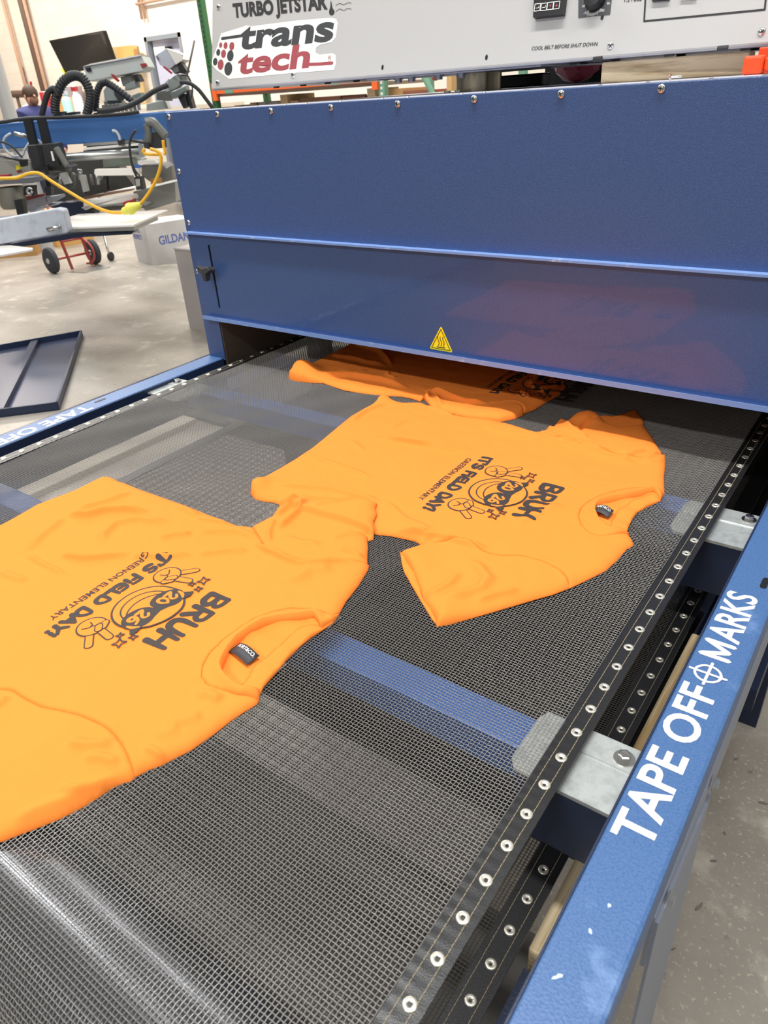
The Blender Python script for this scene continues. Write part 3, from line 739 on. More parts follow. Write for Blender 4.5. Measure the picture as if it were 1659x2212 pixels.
class Shirt:
    def __init__(s, outline, seams, folds, t0=0.008, seed=0, hem=None, low=None, under=None):
        s.under = under
        s.out = outline; s.seams = seams; s.folds = folds; s.t0 = t0; s.seed = seed; s.hem = hem
        s.patches = low or []
    def H(s, P):
        P = np.array(P, float).reshape(-1, 2); d, _ = seg_dist(P, s.out, True)
        ins = inside(P, s.out); d = np.where(ins, d, 0.0)
        h = s.t0 * (1 - np.exp(-d / 0.007)) + 0.0008
        nz = np.array([mnoise.noise(Vector((p[0] * 11 + s.seed, p[1] * 11, 0))) * 0.0022 + mnoise.noise(Vector((p[0] * 34, p[1] * 34 + s.seed, 5))) * 0.0011 + mnoise.noise(Vector((p[0] * 85, p[1] * 85, s.seed))) * 0.0004 for p in P])
        h = h + nz * np.clip(d / 0.02, 0, 1)
        for line, amp, w in s.folds:
            q, t = seg_dist(P, line); tap = np.clip(np.minimum(t, 1 - t) / 0.22, 0, 1); tap = tap * tap * (3 - 2 * tap)
            h = h + 1.45 * amp * np.exp(-(q / (0.66 * w)) ** 2) * np.clip(d / 0.006, 0, 1) * tap
        for line in s.seams:
            q, _ = seg_dist(P, line); h = h - 0.0016 * np.exp(-(q / 0.0014) ** 2) * np.clip(d / 0.004, 0.2, 1) + 0.0006 * np.exp(-((q - 0.005) / 0.004) ** 2) * np.clip(d / 0.006, 0, 1)
        for line in (s.hem or []):
            q, _ = seg_dist(P, line); h = h - 0.0009 * np.exp(-(q / 0.0016) ** 2) * np.clip(d / 0.004, 0, 1)
        for c, r, a in s.patches:
            h = h + a * np.exp(-(((P - np.array(c)) ** 2).sum(1)) / r ** 2) * np.clip(d / 0.003, 0, 1)
        return h + ZS + s.lift(P)
    def lift(s, P):
        if s.under is None: return 0.0
        d, _ = seg_dist(P, s.under.out, True); sd = np.where(inside(P, s.under.out), d, -d)
        k = np.clip((sd + 0.012) / 0.012, 0, 1); return (s.under.t0 + 0.003) * k * k * (3 - 2 * k)
    def piece(s, name, poly, m, parent, off=0.0, step=0.0027, zfun=None, z0=None):
        B = resample(poly, step); Bn = np.array(B); mn, mx = Bn.min(0), Bn.max(0)
        gx, gy = np.meshgrid(np.arange(mn[0], mx[0], step), np.arange(mn[1], mx[1], step), indexing='ij')
        gy = gy + (np.arange(gx.shape[0])[:, None] % 2) * step * 0.5
        G = np.stack([gx.ravel(), gy.ravel()], 1); G = G[inside(G, B)]
        if len(G):
            dd, _ = seg_dist(G, B, True); G = G[dd > step * 0.55]
        allp = np.concatenate([Bn, G]) if len(G) else Bn
        nB = len(Bn)
        vs, es, fs, ov, oe, of = delaunay_2d_cdt([Vector(p) for p in allp], [(i, (i + 1) % nB) for i in range(nB)], [list(range(nB))], 1, 1e-6)
        P = np.array([tuple(v) for v in vs]); z = (zfun or s.H)(P) + off
        # boundary edges
        cnt = {}
        for f in fs:
            for i in range(len(f)):
                e = (f[i], f[(i + 1) % len(f)]); cnt[e] = 1
        be = [e for e in cnt if (e[1], e[0]) not in cnt]
        V3 = [(P[i, 0], P[i, 1], z[i]) for i in range(len(P))]; F3 = [tuple(f) for f in fs]
        low = {}
        lf = s.lift(P); lf = np.zeros(len(P)) if isinstance(lf, float) else lf
        for a, b in be:
            for q in (a, b):
                if q not in low: low[q] = len(V3); V3.append((P[q, 0], P[q, 1], min(ZS - 0.0004 + lf[q], z[q] - 0.0003)))
            F3.append((b, a, low[a], low[b]))
        mb = MB(); mb.v = V3; mb.f = F3
        return mb.build(name, m, parent, True, recalc=False)

def px(pts, z=0.905): return [at(u, v, z=z)[:2] for u, v in pts]
def smooth_line(pts, n=3): return catmull(pts, n)

# ---- print artwork (cm; x along the text, y towards the neck)
GLY = {
 'B': ([[(0.12, 0), (0.12, 1)], [(0.12, 1), (0.5, 0.95), (0.62, 0.76), (0.45, 0.55), (0.12, 0.52)], [(0.12, 0.52), (0.55, 0.48), (0.68, 0.24), (0.5, 0.02), (0.12, 0)]], 0.8),
 'R': ([[(0.12, 0), (0.12, 1)], [(0.12, 1), (0.52, 0.96), (0.64, 0.72), (0.48, 0.5), (0.12, 0.46)], [(0.34, 0.46), (0.68, 0.0)]], 0.8),
 'U': ([[(0.1, 1), (0.1, 0.35), (0.22, 0.06), (0.42, 0.02), (0.6, 0.12), (0.68, 0.4), (0.68, 1)]], 0.8),
 'H': ([[(0.1, 0), (0.12, 1)], [(0.68, 0), (0.66, 1)], [(0.1, 0.48), (0.68, 0.52)]], 0.82),
 'I': ([[(0.15, 0), (0.15, 1)]], 0.32), 'T': ([[(0.0, 0.95), (0.66, 1)], [(0.33, 0.98), (0.33, 0)]], 0.68), "'": ([[(0.1, 1.0), (0.05, 0.75)]], 0.2),
 'S': ([[(0.6, 0.82), (0.4, 0.98), (0.15, 0.88), (0.16, 0.62), (0.5, 0.45), (0.58, 0.2), (0.35, 0.02), (0.05, 0.14)]], 0.68),
 'F': ([[(0.12, 0), (0.12, 0.98)], [(0.12, 0.98), (0.58, 0.98)], [(0.12, 0.52), (0.46, 0.52)]], 0.6), 'i': ([[(0.12, 0), (0.12, 0.6)], [(0.12, 0.94), (0.13, 0.96)]], 0.3),
 'E': ([[(0.55, 0.96), (0.18, 0.9), (0.1, 0.5), (0.18, 0.06), (0.58, 0.02)], [(0.12, 0.5), (0.48, 0.5)]], 0.64), 'L': ([[(0.12, 1), (0.12, 0.04), (0.56, 0.04)]], 0.6),
 'D': ([[(0.12, 0), (0.12, 1), (0.45, 0.94), (0.66, 0.6), (0.6, 0.22), (0.4, 0.03), (0.12, 0)]], 0.76), 'A': ([[(0.02, 0), (0.34, 1), (0.66, 0)], [(0.16, 0.34), (0.52, 0.34)]], 0.72),
 'Y': ([[(0.02, 1), (0.32, 0.5), (0.62, 1)], [(0.32, 0.5), (0.3, 0)]], 0.66), '!': ([[(0.12, 1), (0.1, 0.42)], [(0.09, 0.06), (0.1, 0.06)]], 0.28), ' ': ([], 0.4),
 '2': ([[(0.05, 0.75), (0.25, 1), (0.5, 0.85), (0.4, 0.5), (0.05, 0.02), (0.55, 0.05)]], 0.66), '0': ([[(0.3, 1), (0.05, 0.6), (0.1, 0.15), (0.3, 0), (0.52, 0.2), (0.55, 0.65), (0.3, 1)]], 0.68),
 '6': ([[(0.5, 0.95), (0.2, 0.75), (0.06, 0.35), (0.2, 0.03), (0.48, 0.08), (0.52, 0.36), (0.3, 0.5), (0.1, 0.35)]], 0.66)}
def blob_text(txt, x0, x1, y0, h, w, jitter=0.0):
    tot = sum(GLY[c][1] for c in txt); sx = (x1 - x0) / tot; out = []; x = x0; rr = random.Random(5)
    for c in txt:
        st, adv = GLY[c]; ja = rr.uniform(-1, 1) * jitter
        for l in st:
            pts = [(x + p[0] * sx, y0 + (p[1] + ja * (p[0] - .3)) * h) for p in l]
            pts = catmull(pts, 4) if len(pts) > 3 else resample(pts, h / 4, False)
            n = len(pts); ws = [w * (1.22 - 0.36 * min(1, max(0, (p[1] - y0) / h))) for p in pts]
            out.append(stroke2d(pts, ws, 10))
        x += adv * sx
    return out
def hand(c, ang, mir):
    """peace-sign hand: returns list of (level, material index, polys)"""
    def T(p):
        x, y = p[0] * mir * 1.1, p[1] * 1.1; ca, sa = math.cos(ang), math.sin(ang); return (c[0] + x * ca - y * sa, c[1] + x * sa + y * ca)
    L = []
    def cap(a, b, w, lev):
        pts = [T(a), T(b)]; L.append((lev, 0, [stroke2d(resample(pts, .3, False), w + 0.34, 12)])); L.append((lev + 1, 1, [stroke2d(resample(pts, .3, False), w, 12)]))
    cap((-0.35, 0.8), (-0.95, 3.5), 0.85, 1); cap((0.55, 0.8), (1.35, 3.3), 0.85, 1)
    L.append((3, 0, [(ell(T((0, 0)), 2.0, 2.0, 30), [tuple(range(30))])])); L.append((4, 1, [(ell(T((0, 0)), 1.78, 1.78, 30), [tuple(range(30))])]))
    cap((1.15, 0.9), (1.55, 0.15), 0.75, 5); cap((0.55, 1.15), (0.75, 0.4), 0.75, 7)
    L.append((9, 0, [stroke2d(catmull([T(p) for p in ((-1.1, -0.1), (-0.3, 0.1), (0.1, -0.2), (0.0, -0.9))], 5), 0.17), stroke2d(catmull([T(p) for p in ((-0.1, -0.1), (0.5, 0.2), (1.0, -0.1))], 5), 0.17)]))
    return L
def star(c, r):
    pts = []
    for k_ in range(4):
        a = PI / 4 + k_ * PI / 2; pts.append((c[0] + r * math.cos(a) * 1.2, c[1] + r * math.sin(a) * 1.2)); a += PI / 4; pts.append((c[0] + .5 * r * math.cos(a), c[1] + .5 * r * math.sin(a)))
    return stroke2d(pts, 0.19, closed=True)
def artwork():
    L = []
    L.append((0, 0, blob_text('BRUH', -6.7, 5.5, 5.3, 3.1, 0.80, 0.0)))
    L.append((0, 0, blob_text("IT'S FiELD DAY!", -10.6, 10.2, -7.95, 1.75, 0.6, 0.10)))
    vs, fs = text_mesh('GREENON ELEMENTARY', 1.0, 0.012); A = np.array(vs); mn, mx = A.min(0), A.max(0)
    L.append((0, 0, [([((p[0] - mn[0]) / (mx[0] - mn[0]) * 16.6 - 8.7, (p[1] - mn[1]) / (mx[1] - mn[1]) * 1.05 - 10.35) for p in A], fs)]))
    L += hand((-6.5, -3.5), math.radians(28), 1); L += hand((6.3, -3.4), math.radians(-28), -1)
    L.append((9, 0, [(ell((0, 0), 4.75, 4.75, 48), [tuple(range(48))])])); L.append((10, 1, [(ell((0, 0), 4.46, 4.46, 48), [tuple(range(48))])]))
    # smile
    o_ = ell((0, -0.1), 3.5, 3.3, 18, 0, PI * 1.06, PI * 1.94); i_ = ell((0, 0.9), 3.5, 3.0, 18, 0, PI * 1.94, PI * 1.06)
    L.append((11, 0, [stroke2d(o_, 0.22), stroke2d(i_, 0.22), stroke2d([o_[0], i_[-1]], 0.22), stroke2d([o_[-1], i_[0]], 0.22)]))
    # sunglasses
    for sx in (-1, 1):
        c = (sx * 2.4, 0.95); L.append((12, 0, [(ell(c, 2.35, 2.0, 30, sx * 0.12), [tuple(range(30))]), stroke2d([(sx * 3.4, 1.8), (sx * 4.5, 2.6), (sx * 5.1, 2.8)], [2.0, 1.2, 0.5])]))
    L.append((12, 0, [stroke2d([(-2.6, 2.4), (0, 1.9), (2.6, 2.4)], 1.0), stroke2d([(-1.2, 1.4), (1.2, 1.4)], 0.9)]))
    L.append((13, 1, blob_text('20', -3.8, -1.0, 0.05, 1.75, 0.42))); L.append((13, 1, blob_text('26', 1.0, 3.8, 0.05, 1.75, 0.42)))
    for sx in (-1, 1): L.append((13, 1, [stroke2d(catmull([(sx * 3.7, 2.55), (sx * 4.2, 1.9), (sx * 4.35, 1.1)], 5), [0.25, .3, .35, .45, .5, .5, .5, .45, .4, .35, .3])]))
    for c, r in (((-7.8, 2.3), .75), ((-6.5, 1.4), .45), ((-6.1, 3.0), .5), ((7.0, 2.8), .75), ((5.9, 1.6), .45), ((5.4, 3.5), .5)): L.append((9, 0, [star(c, r)]))
    return L
def put_print(sh, parent, o, r, up, clip=None, lift=0.0006):
    o, r, up = np.array(o), np.array(r), np.array(up)
    bms = [bmesh.new(), bmesh.new()]; cnt_ = [0]
    for lev, mi, polys in artwork():
        bm = bms[mi]
        for vs, fs in polys:
            for f in fs:
                cnt_[0] += 1; zz = lev * 0.00010 + (cnt_[0] % 30) * 2e-6
                try: bm.faces.new([bm.verts.new((vs[i][0], vs[i][1], zz)) for i in f])
                except ValueError: pass
    for mi, bm in enumerate(bms):
        for axis, lo, hi in ((0, -11, 11), (1, -11, 9)):
            k_ = lo
            while k_ < hi:
                co = [0, 0, 0]; co[axis] = k_; no = [0, 0, 0]; no[axis] = 1
                bmesh.ops.bisect_plane(bm, geom=bm.verts[:] + bm.edges[:] + bm.faces[:], plane_co=co, plane_no=no, dist=1e-5); k_ += 0.42
        P = np.array([(v.co.x, v.co.y) for v in bm.verts]) * 0.01; lev = np.array([v.co.z for v in bm.verts])
        W = o + P[:, :1] * r + P[:, 1:] * up; z = sh.H(W) + lift + lev
        o0 = ROOT[parent]
        for v, w_, z_ in zip(bm.verts, W, z): v.co = (w_[0] - o0[0], w_[1] - o0[1], z_ - o0[2])
        bmesh.ops.recalc_face_normals(bm, faces=bm.faces)
        for f in bm.faces:
            if f.normal.z < 0: f.normal_flip()
        if clip is not None:
            dl = [f for f in bm.faces if clip(f.calc_center_median() + Vector(o0))]
            bmesh.ops.delete(bm, geom=dl, context='FACES')
        me = bpy.data.meshes.new('print'); bm.to_mesh(me); bm.free()
        ob = link('chest_print' if mi == 0 else 'print_knockout', me, PRINT if mi == 0 else PRINTO, parent)

def neck_tag(parent, p, sh, w_vec, l_vec, base_z, txt=True):
    """arched satin loop: p = seam point (3D), l_vec = 2D run of the loop, w_vec = 2D width vector"""
    mb = MB(); n = 9; rows = []
    for i in range(n):
        t = i / (n - 1); hgt = 0.0045 * math.sin(PI * min(1, t * 1.05)) + 0.0035 * t + 0.0016
        for wv in (0, 1):
            q = np.array(p[:2]) + np.array(l_vec) * t + np.array(w_vec) * wv
            rows.append((q[0], q[1], base_z + hgt)); rows.append((q[0], q[1], base_z + hgt - 0.0006))
    fs = []
    for i in range(n - 1):
        k_ = i * 4; fs += [(k_, k_ + 2, k_ + 6, k_ + 4), (k_ + 1, k_ + 5, k_ + 7, k_ + 3), (k_, k_ + 4, k_ + 5, k_ + 1), (k_ + 2, k_ + 3, k_ + 7, k_ + 6)]
    fs += [(0, 1, 3, 2), (n * 4 - 4, n * 4 - 2, n * 4 - 1, n * 4 - 3)]
    mb.add(rows, fs); tg = mb.build('neck_tag', TAG, parent, True)
    if txt:
        vs, f2 = text_mesh('PORT&CO.', 1.0, 0.02); A = np.array(vs); mn, mx = A.min(0), A.max(0); out = []
        for q in A:
            t = 0.12 + 0.8 * (q[0] - mn[0]) / (mx[0] - mn[0]); wv = 0.40 - 0.28 * (q[1] - mn[1]) / (mx[1] - mn[1])
            hgt = 0.0045 * math.sin(PI * min(1, t * 1.05)) + 0.0035 * t + 0.0016
            w_ = np.array(p[:2]) + np.array(l_vec) * t + np.array(w_vec) * wv; out.append((w_[0], w_[1], base_z + hgt + 0.0004))
        MB().add(out, f2).build('tag_lettering', STICKER, parent, recalc=False)

def make_shirt(root, seg, seams, folds, CO_, CI_, BS_, seed, tagspec, pr, cuff=None, patches=None, hem=None, under=None):
    A_, B_, C_, D_, Ee, F_, G_, H_ = [[np.array(p) for p in s_] for s_ in seg]
    outl = A_ + B_ + C_ + D_ + Ee + F_ + G_ + H_
    sC, sG = seams
    sh = Shirt(outl, [sC, sG], folds, seed=seed, low=patches, hem=hem, under=under)
    body = A_ + B_ + sC[1:-1] + D_ + CO_ + F_ + sG[1:-1] + H_
    sh.piece('body', body, ORANGE, root)
    sh.piece('sleeve', C_ + list(reversed(sC[1:-1])), ORANGE, root)
    sh.piece('sleeve', G_ + list(reversed(sG[1:-1])), ORANGE, root)
    # collar band, inner back and back band
    NT, NB = CI_[0], CI_[-1]
    def zc(P):
        q, _ = seg_dist(P, CO_); d, _ = seg_dist(P, CI_); h = sh.H(P)
        return h - 0.0014 * np.exp(-(q / 0.0016) ** 2) + 0.006 * np.exp(-(d / 0.010) ** 2)
    sh.piece('collar', CO_ + list(reversed(CI_)), ORANGE, root, zfun=zc, step=0.003)
    def zb(P):
        q, _ = seg_dist(P, CI_); d, _ = seg_dist(P, outl, True)
        return ZS + 0.0016 + 0.003 * (1 - np.exp(-d / 0.01)) + 0.0012 * np.sin(P[:, 1] * 160)
    sh.piece('inner_back', CI_ + list(reversed(BS_[1:-1])), ORANGE, root, zfun=zb, step=0.003)
    def zbb(P):
        q, _ = seg_dist(P, BS_); return zb(P) + 0.0022 - 0.0018 * np.exp(-(q / 0.003) ** 2)
    sh.piece('back_collar', BS_ + list(reversed(Ee)), ORANGE, root, zfun=zbb, step=0.003)
    if cuff is not None:
        for cpoly in cuff: sh.piece('sleeve_lining', cpoly, ORANGE, root, zfun=lambda P: np.full(len(P), ZS + 0.003) + 0.001 * np.sin(P[:, 0] * 200), step=0.004)
    if tagspec: neck_tag(root, tagspec[0], sh, tagspec[1], tagspec[2], ZS + 0.005)
    if pr: put_print(sh, root, *pr)
    return sh

# ---------------- shirt in the middle of the belt
r1 = lambda p: zo(p, 1200, 850, 3.614)
r2 = lambda p: zo(p, 520, 830, 3.95)
r3 = lambda p: zo(p, 420, 1060, 3.95)
r4 = lambda p: zo(p, 0, 1430, 3.95)
r5 = lambda p: zo(p, 250, 1400, 3.95)
r6 = lambda p: zo(p, 600, 720, 4.88)
r7 = lambda p: zo(p, 900, 760, 4.88)
r8 = lambda p: zo(p, 0, 1010, 3.95)
c6 = lambda p: zo(p, 830, 950, 2.91)
A2 = px(r2([(80, 920), (85, 870), (103, 842), (130, 824), (200, 785), (330, 710), (450, 640), (600, 540), (700, 460), (820, 360), (930, 270), (1050, 200), (1150, 155), (1190, 115)]))
B2 = px(r2([(1225, 95), (1270, 112), (1285, 135), (1390, 155), (1550, 155)]) + r7([(180, 590), (400, 670), (760, 710), (1000, 760), (1140, 805)]))
C2 = px([(1160, 933), (1178.7, 927), (1187, 915.7), (1195, 919.8), (1211, 901.4), (1225, 908), (1241.5, 897), (1272, 891.5), (1290, 896), (1296, 903), (1310, 914), (1340, 920), (1391, 916), (1413, 947), (1425.5, 970)])
D2 = px([(1437, 979), (1438, 997), (1435, 1027), (1436, 1063)])
E2 = px([(1427, 1078), (1399, 1091), (1377, 1103), (1366, 1118), (1358, 1135), (1353.6, 1150)])
F2 = px([(1359, 1153), (1366, 1163), (1369, 1174), (1355, 1182), (1333, 1207), (1308, 1229), (1269, 1248.5)])
G2 = px([(1233, 1265)] + c6([(1060, 960), (950, 990), (680, 1070), (400, 1150), (330, 1160), (322, 1120), (285, 1062), (240, 1000), (225, 930), (205, 868), (165, 800), (128, 745), (100, 705), (185, 672)]) + [(926, 1170)])
H2 = px([(912, 1175), (897, 1165), (846.6, 1154), (808, 1150), (700, 1118), (612, 1090)] + r2([(290, 995), (200, 985), (120, 965)]))
sC2 = smooth_line(px([(1160, 933), (1205, 950), (1270, 965), (1340, 986), (1400, 990), (1437, 979)]))
sG2 = smooth_line(px([(1233, 1265)] + c6([(1168, 915), (1140, 865), (1070, 810), (1000, 780), (880, 748), (750, 742), (640, 720), (520, 675), (430, 657)]) + [(912, 1175)]))
sG2[0] = G2[0]; sG2[-1] = H2[0]
CO2 = px(r1([(853, 770), (780, 752), (700, 752), (600, 755), (480, 775), (350, 812), (260, 852), (200, 905), (175, 970), (195, 1040), (250, 1098), (330, 1128), (450, 1120), (575, 1095)]))
CI2 = px(r1([(820, 825), (800, 795), (765, 768), (690, 790), (560, 820), (430, 845), (350, 865), (312, 890), (305, 950), (330, 1010), (380, 1058), (440, 1082), (555, 1085)]))
BS2 = px(r1([(820, 825), (760, 790), (690, 800), (600, 845), (520, 890), (470, 940), (440, 1000), (430, 1050), (470, 1080), (555, 1085)]))
folds2 = [(px(q), a * 0.001, w * 0.001) for q, a, w in (
    (c6([(60, 575), (200, 590), (350, 625), (520, 672), (660, 715)]), 7, 9), (c6([(235, 600), (330, 605), (430, 640)]), -4, 6),
    (c6([(500, 760), (600, 830), (650, 900), (600, 960), (480, 1000), (320, 1030)]), 5, 12), (c6([(250, 1020), (400, 930), (480, 850)]), 4, 9), (c6([(560, 1040), (700, 990), (860, 960)]), 4, 8),
    (c6([(800, 560), (960, 480), (1130, 420)]), 3, 14), (c6([(1480, 130), (1560, 100), (1650, 85)]), 4, 8), (c6([(1100, 30), (1180, 60), (1280, 80), (1400, 85)]), 4, 8),
    (c6([(0, 10), (200, 40), (420, 80), (600, 95)]), 3.5, 7), (c6([(0, 400), (130, 520), (330, 600)]), 3, 9),
    (r2([(560, 640), (750, 690), (950, 760), (1150, 830)]), 3, 8), (r2([(820, 480), (960, 520), (1060, 600)]), 2.5, 8), (r2([(1180, 480), (1400, 510), (1650, 560)]), 5, 8), (r2([(240, 870), (480, 900), (800, 930), (1050, 990), (1250, 1050)]), 5, 10), (r2([(450, 960), (650, 1000), (900, 1010), (1100, 1040)]), -4, 7),
    (r2([(920, 360), (1060, 250), (1250, 180)]), 5, 9), (r2([(1250, 420), (1420, 330), (1600, 310)]), 3, 8),
    (r1([(0, 330), (90, 390), (180, 400)]), 5, 7), (r1([(150, 320), (230, 250), (330, 200)]), -4, 7), (r1([(180, 420), (330, 440), (560, 470), (700, 490)]), 3.5, 8), (r1([(650, 560), (720, 520), (800, 470)]), 4, 8), (r1([(230, 480), (420, 520), (620, 560)]), 3, 9), (r1([(60, 230), (130, 300), (260, 380)]), 5, 9), (r1([(690, 560), (780, 540), (850, 530)]), 3, 8),
    (r7([(700, 800), (900, 860), (1150, 890), (1350, 930)]), 4, 7), (r7([(100, 560), (250, 640), (500, 690)]), 4, 8))]
patch2 = [(px([(556, 1052)])[0], 0.022, 0.012), (px([(826, 866)])[0], 0.02, 0.010), (px([(950, 1320)])[0], 0.03, 0.006), (px([(890, 1210)])[0], 0.03, 0.006), (px([(1270, 905)])[0], 0.03, 0.010)]
hem2 = [px(r2([(250, 800), (420, 700), (620, 570), (830, 410), (1010, 290)]))]
cuffpoly = px([(1293, 899), (1319, 901), (1349, 895.7), (1371.5, 888), (1384, 902.6), (1391, 916), (1388, 930), (1340, 932), (1305, 925), (1288, 905)], 0.902)
cuffnear = px(c6([(330, 1160), (300, 1128), (265, 1070), (205, 970), (165, 900), (125, 830), (110, 775), (100, 705), (128, 745), (165, 800), (205, 868), (225, 930), (240, 1000), (285, 1062), (322, 1120)]), 0.902)
s2 = thing('t_shirt', (*at(1000, 1060, z=0.9)[:2], 0.9), 'orange printed t-shirt in the middle of the mesh belt with sleeves spread', 't-shirt', 'orange t-shirts on the belt')
tp = at(*r1([(455, 985)])[0], z=0.907)
sh2 = make_shirt(s2, (A2, B2, C2, D2, E2, F2, G2, H2), (sC2, sG2), folds2, CO2, CI2, BS2, 3.1,
           (at(*r1([(318, 870)])[0], z=0.908), px(r1([(415, 970)]))[0] - px(r1([(460, 915)]))[0], px(r1([(460, 915)]))[0] - px(r1([(325, 858)]))[0]),
           ((-0.4655, 0.905), (0.026, -1.0), (1.0, 0.026)), cuff=[cuffpoly, cuffnear], patches=patch2, hem=hem2)

# ---------------- shirt nearest the camera on the left
def W(x, y): return np.array((x, y))
A1w = [W(-1.13, 0.165), W(-1.125, 0.30)]
A1 = A1w + px([(0, 1132.8)] + r8([(130, 415), (300, 315), (480, 245), (640, 185), (780, 115), (880, 70)]))
B1 = px(r8([(940, 75), (990, 95), (1010, 112), (1060, 122), (1200, 180), (1400, 250), (1600, 320)]) + r3([(120, 195), (260, 245), (370, 290)]))
C1 = px(r3([(490, 298), (600, 240), (660, 210), (700, 150), (760, 105), (860, 85), (980, 105), (1020, 128), (1250, 130), (1400, 108), (1480, 105), (1560, 145), (1545, 185), (1558, 240), (1530, 300), (1535, 360), (1525, 400), (1478, 412), (1470, 375), (1480, 470), (1475, 540)]))
D1 = px(r3([(1490, 620), (1480, 660), (1400, 790), (1290, 930), (1240, 1020)]))
E1_ = px(r3([(1190, 1105), (1100, 1165), (1000, 1230), (900, 1310), (780, 1430), (690, 1540), (590, 1650)]) + r5([(1230, 370)]))
F1 = px(r5([(1220, 430), (1200, 460), (1100, 520), (980, 600), (840, 710), (640, 850), (500, 920), (400, 975), (280, 1020)]))
cuffa = px([(0, 1813.5)])[0]
G1 = px(r5([(160, 1090)]) + r4([(1110, 1000), (1040, 1015), (920, 1075), (830, 1140), (700, 1220), (500, 1320), (300, 1400), (150, 1455)])) + [cuffa, cuffa + W(-0.05, -0.03), cuffa + W(-0.13, 0.02), W(-0.80, 0.115)]
H1 = [W(-0.775, 0.165), W(-0.90, 0.155)]
sC1 = smooth_line(px(r3([(490, 298), (590, 470), (700, 570), (860, 655), (980, 672), (1120, 650), (1280, 620), (1420, 625), (1490, 620)])))
sG1 = smooth_line(px(r5([(160, 1090)]) + r4([(1140, 930), (1075, 780), (960, 645), (760, 545), (600, 500), (360, 435), (220, 355), (40, 272)])) + [W(-0.775, 0.165)])
CO1 = px(r3([(1240, 1020), (1180, 1075), (1090, 1050), (1000, 1035), (840, 1025), (680, 1060), (520, 1120), (380, 1210), (250, 1310), (140, 1420), (80, 1530), (65, 1620)]) + r5([(735, 200), (740, 280), (785, 345), (900, 385), (1050, 425), (1220, 430)]))
CI1 = px(r3([(1190, 1105), (1080, 1165), (1060, 1115), (1020, 1080), (880, 1100), (720, 1120), (600, 1150), (480, 1215), (370, 1300), (300, 1390), (245, 1490), (230, 1540), (250, 1600)]) + r5([(950, 290), (1020, 350), (1085, 378), (1230, 370)]))
BS1 = px(r3([(1190, 1105), (1080, 1150), (1000, 1135), (900, 1180), (790, 1260), (740, 1330), (640, 1400), (520, 1500), (430, 1640)]) + r5([(1060, 330), (1085, 376), (1230, 370)]))
folds1 = [(px(q), a * 0.001, w * 0.001) for q, a, w in (
    (r8([(560, 420), (760, 440), (900, 400), (1100, 390), (1300, 420)]), 8, 10), (r8([(640, 385), (800, 345), (960, 300), (1150, 230)]), 4, 9), (r8([(880, 700), (890, 600), (1000, 500), (1200, 470), (1500, 500)]), 5, 11), (r8([(240, 750), (350, 620), (480, 520), (560, 440)]), 4, 12), (r8([(500, 760), (720, 800), (950, 790), (1150, 780)]), 6, 9), (r8([(1350, 640), (1500, 600), (1650, 590)]), 5, 10),
    (r8([(220, 760), (400, 860), (590, 945)]), 3, 6), (r8([(0, 910), (120, 960), (250, 1000)]), 3, 9), (r8([(1100, 790), (1350, 790), (1650, 780)]), 5, 10), (r8([(1480, 350), (1600, 380), (1700, 440)]), 4, 9),
    (r3([(0, 380), (200, 370), (380, 370), (560, 440)]), 5, 11), (r3([(0, 590), (150, 560), (330, 540), (480, 560)]), 4, 9), (r3([(0, 250), (150, 270), (300, 300)]), 4, 7),
    (r3([(480, 460), (640, 560), (820, 650), (1000, 680), (1180, 640), (1420, 640)]), 6, 8), (r3([(640, 480), (640, 380), (690, 260)]), 4, 6), (r3([(700, 370), (820, 270), (960, 130)]), 7, 7), (r3([(690, 250), (800, 160), (900, 100)]), 6, 7), (r3([(920, 190), (1000, 110)]), -4, 6), (r3([(1020, 195), (1150, 165), (1250, 160)]), 3, 7), (r3([(720, 420), (900, 480), (1100, 500)]), 3, 12), (r3([(1160, 450), (1300, 400), (1460, 380)]), 3, 8), (r3([(1230, 530), (1350, 560), (1450, 600)]), 4, 7), (r3([(820, 850), (980, 720), (1200, 700)]), 4, 16),
    (r5([(680, 440), (800, 430), (920, 480)]), 3.5, 10), (r5([(430, 690), (600, 650), (760, 600)]), 3, 12), (r5([(330, 800), (450, 760), (560, 700)]), 2.5, 12), (r5([(250, 880), (340, 910), (430, 960)]), 3, 6),
    (r4([(600, 760), (780, 780), (1000, 740)]), 3.5, 9), (r4([(720, 880), (880, 870), (1050, 900)]), 3, 8), (r4([(500, 1150), (700, 1130), (880, 1060), (1040, 1010)]), 4, 7), (r4([(100, 1400), (350, 1290), (600, 1200), (800, 1090)]), 3, 8), (r4([(0, 430), (40, 400), (60, 350)]), 4, 9))]
patch1 = [(px([(290, 1420)])[0], 0.12, 0.006), (px([(640, 1230)])[0], 0.07, 0.006), (px([(100, 1620)])[0], 0.08, 0.008)]
hem1 = [px(r8([(50, 510), (230, 380), (400, 300), (620, 225), (820, 130)]))]
s1 = thing('t_shirt', (*at(300, 1380, z=0.9)[:2], 0.9), 'orange printed t-shirt nearest the camera, running out of the left edge', 't-shirt', 'orange t-shirts on the belt')
sh1 = make_shirt(s1, (A1, B1, C1, D1, E1_, F1, G1, H1), (sC1, sG1), folds1, CO1, CI1, BS1, 9.7,
           (at(*r3([(385, 1285)])[0], z=0.91), px(r3([(560, 1412)]))[0] - px(r3([(660, 1335)]))[0], px(r3([(660, 1335)]))[0] - px(r3([(490, 1212)]))[0]),
           ((-0.711, 0.404), (0.059, -0.998), (0.998, 0.059), lambda c: c.y > 0.5), patches=patch1, hem=hem1, under=sh2)

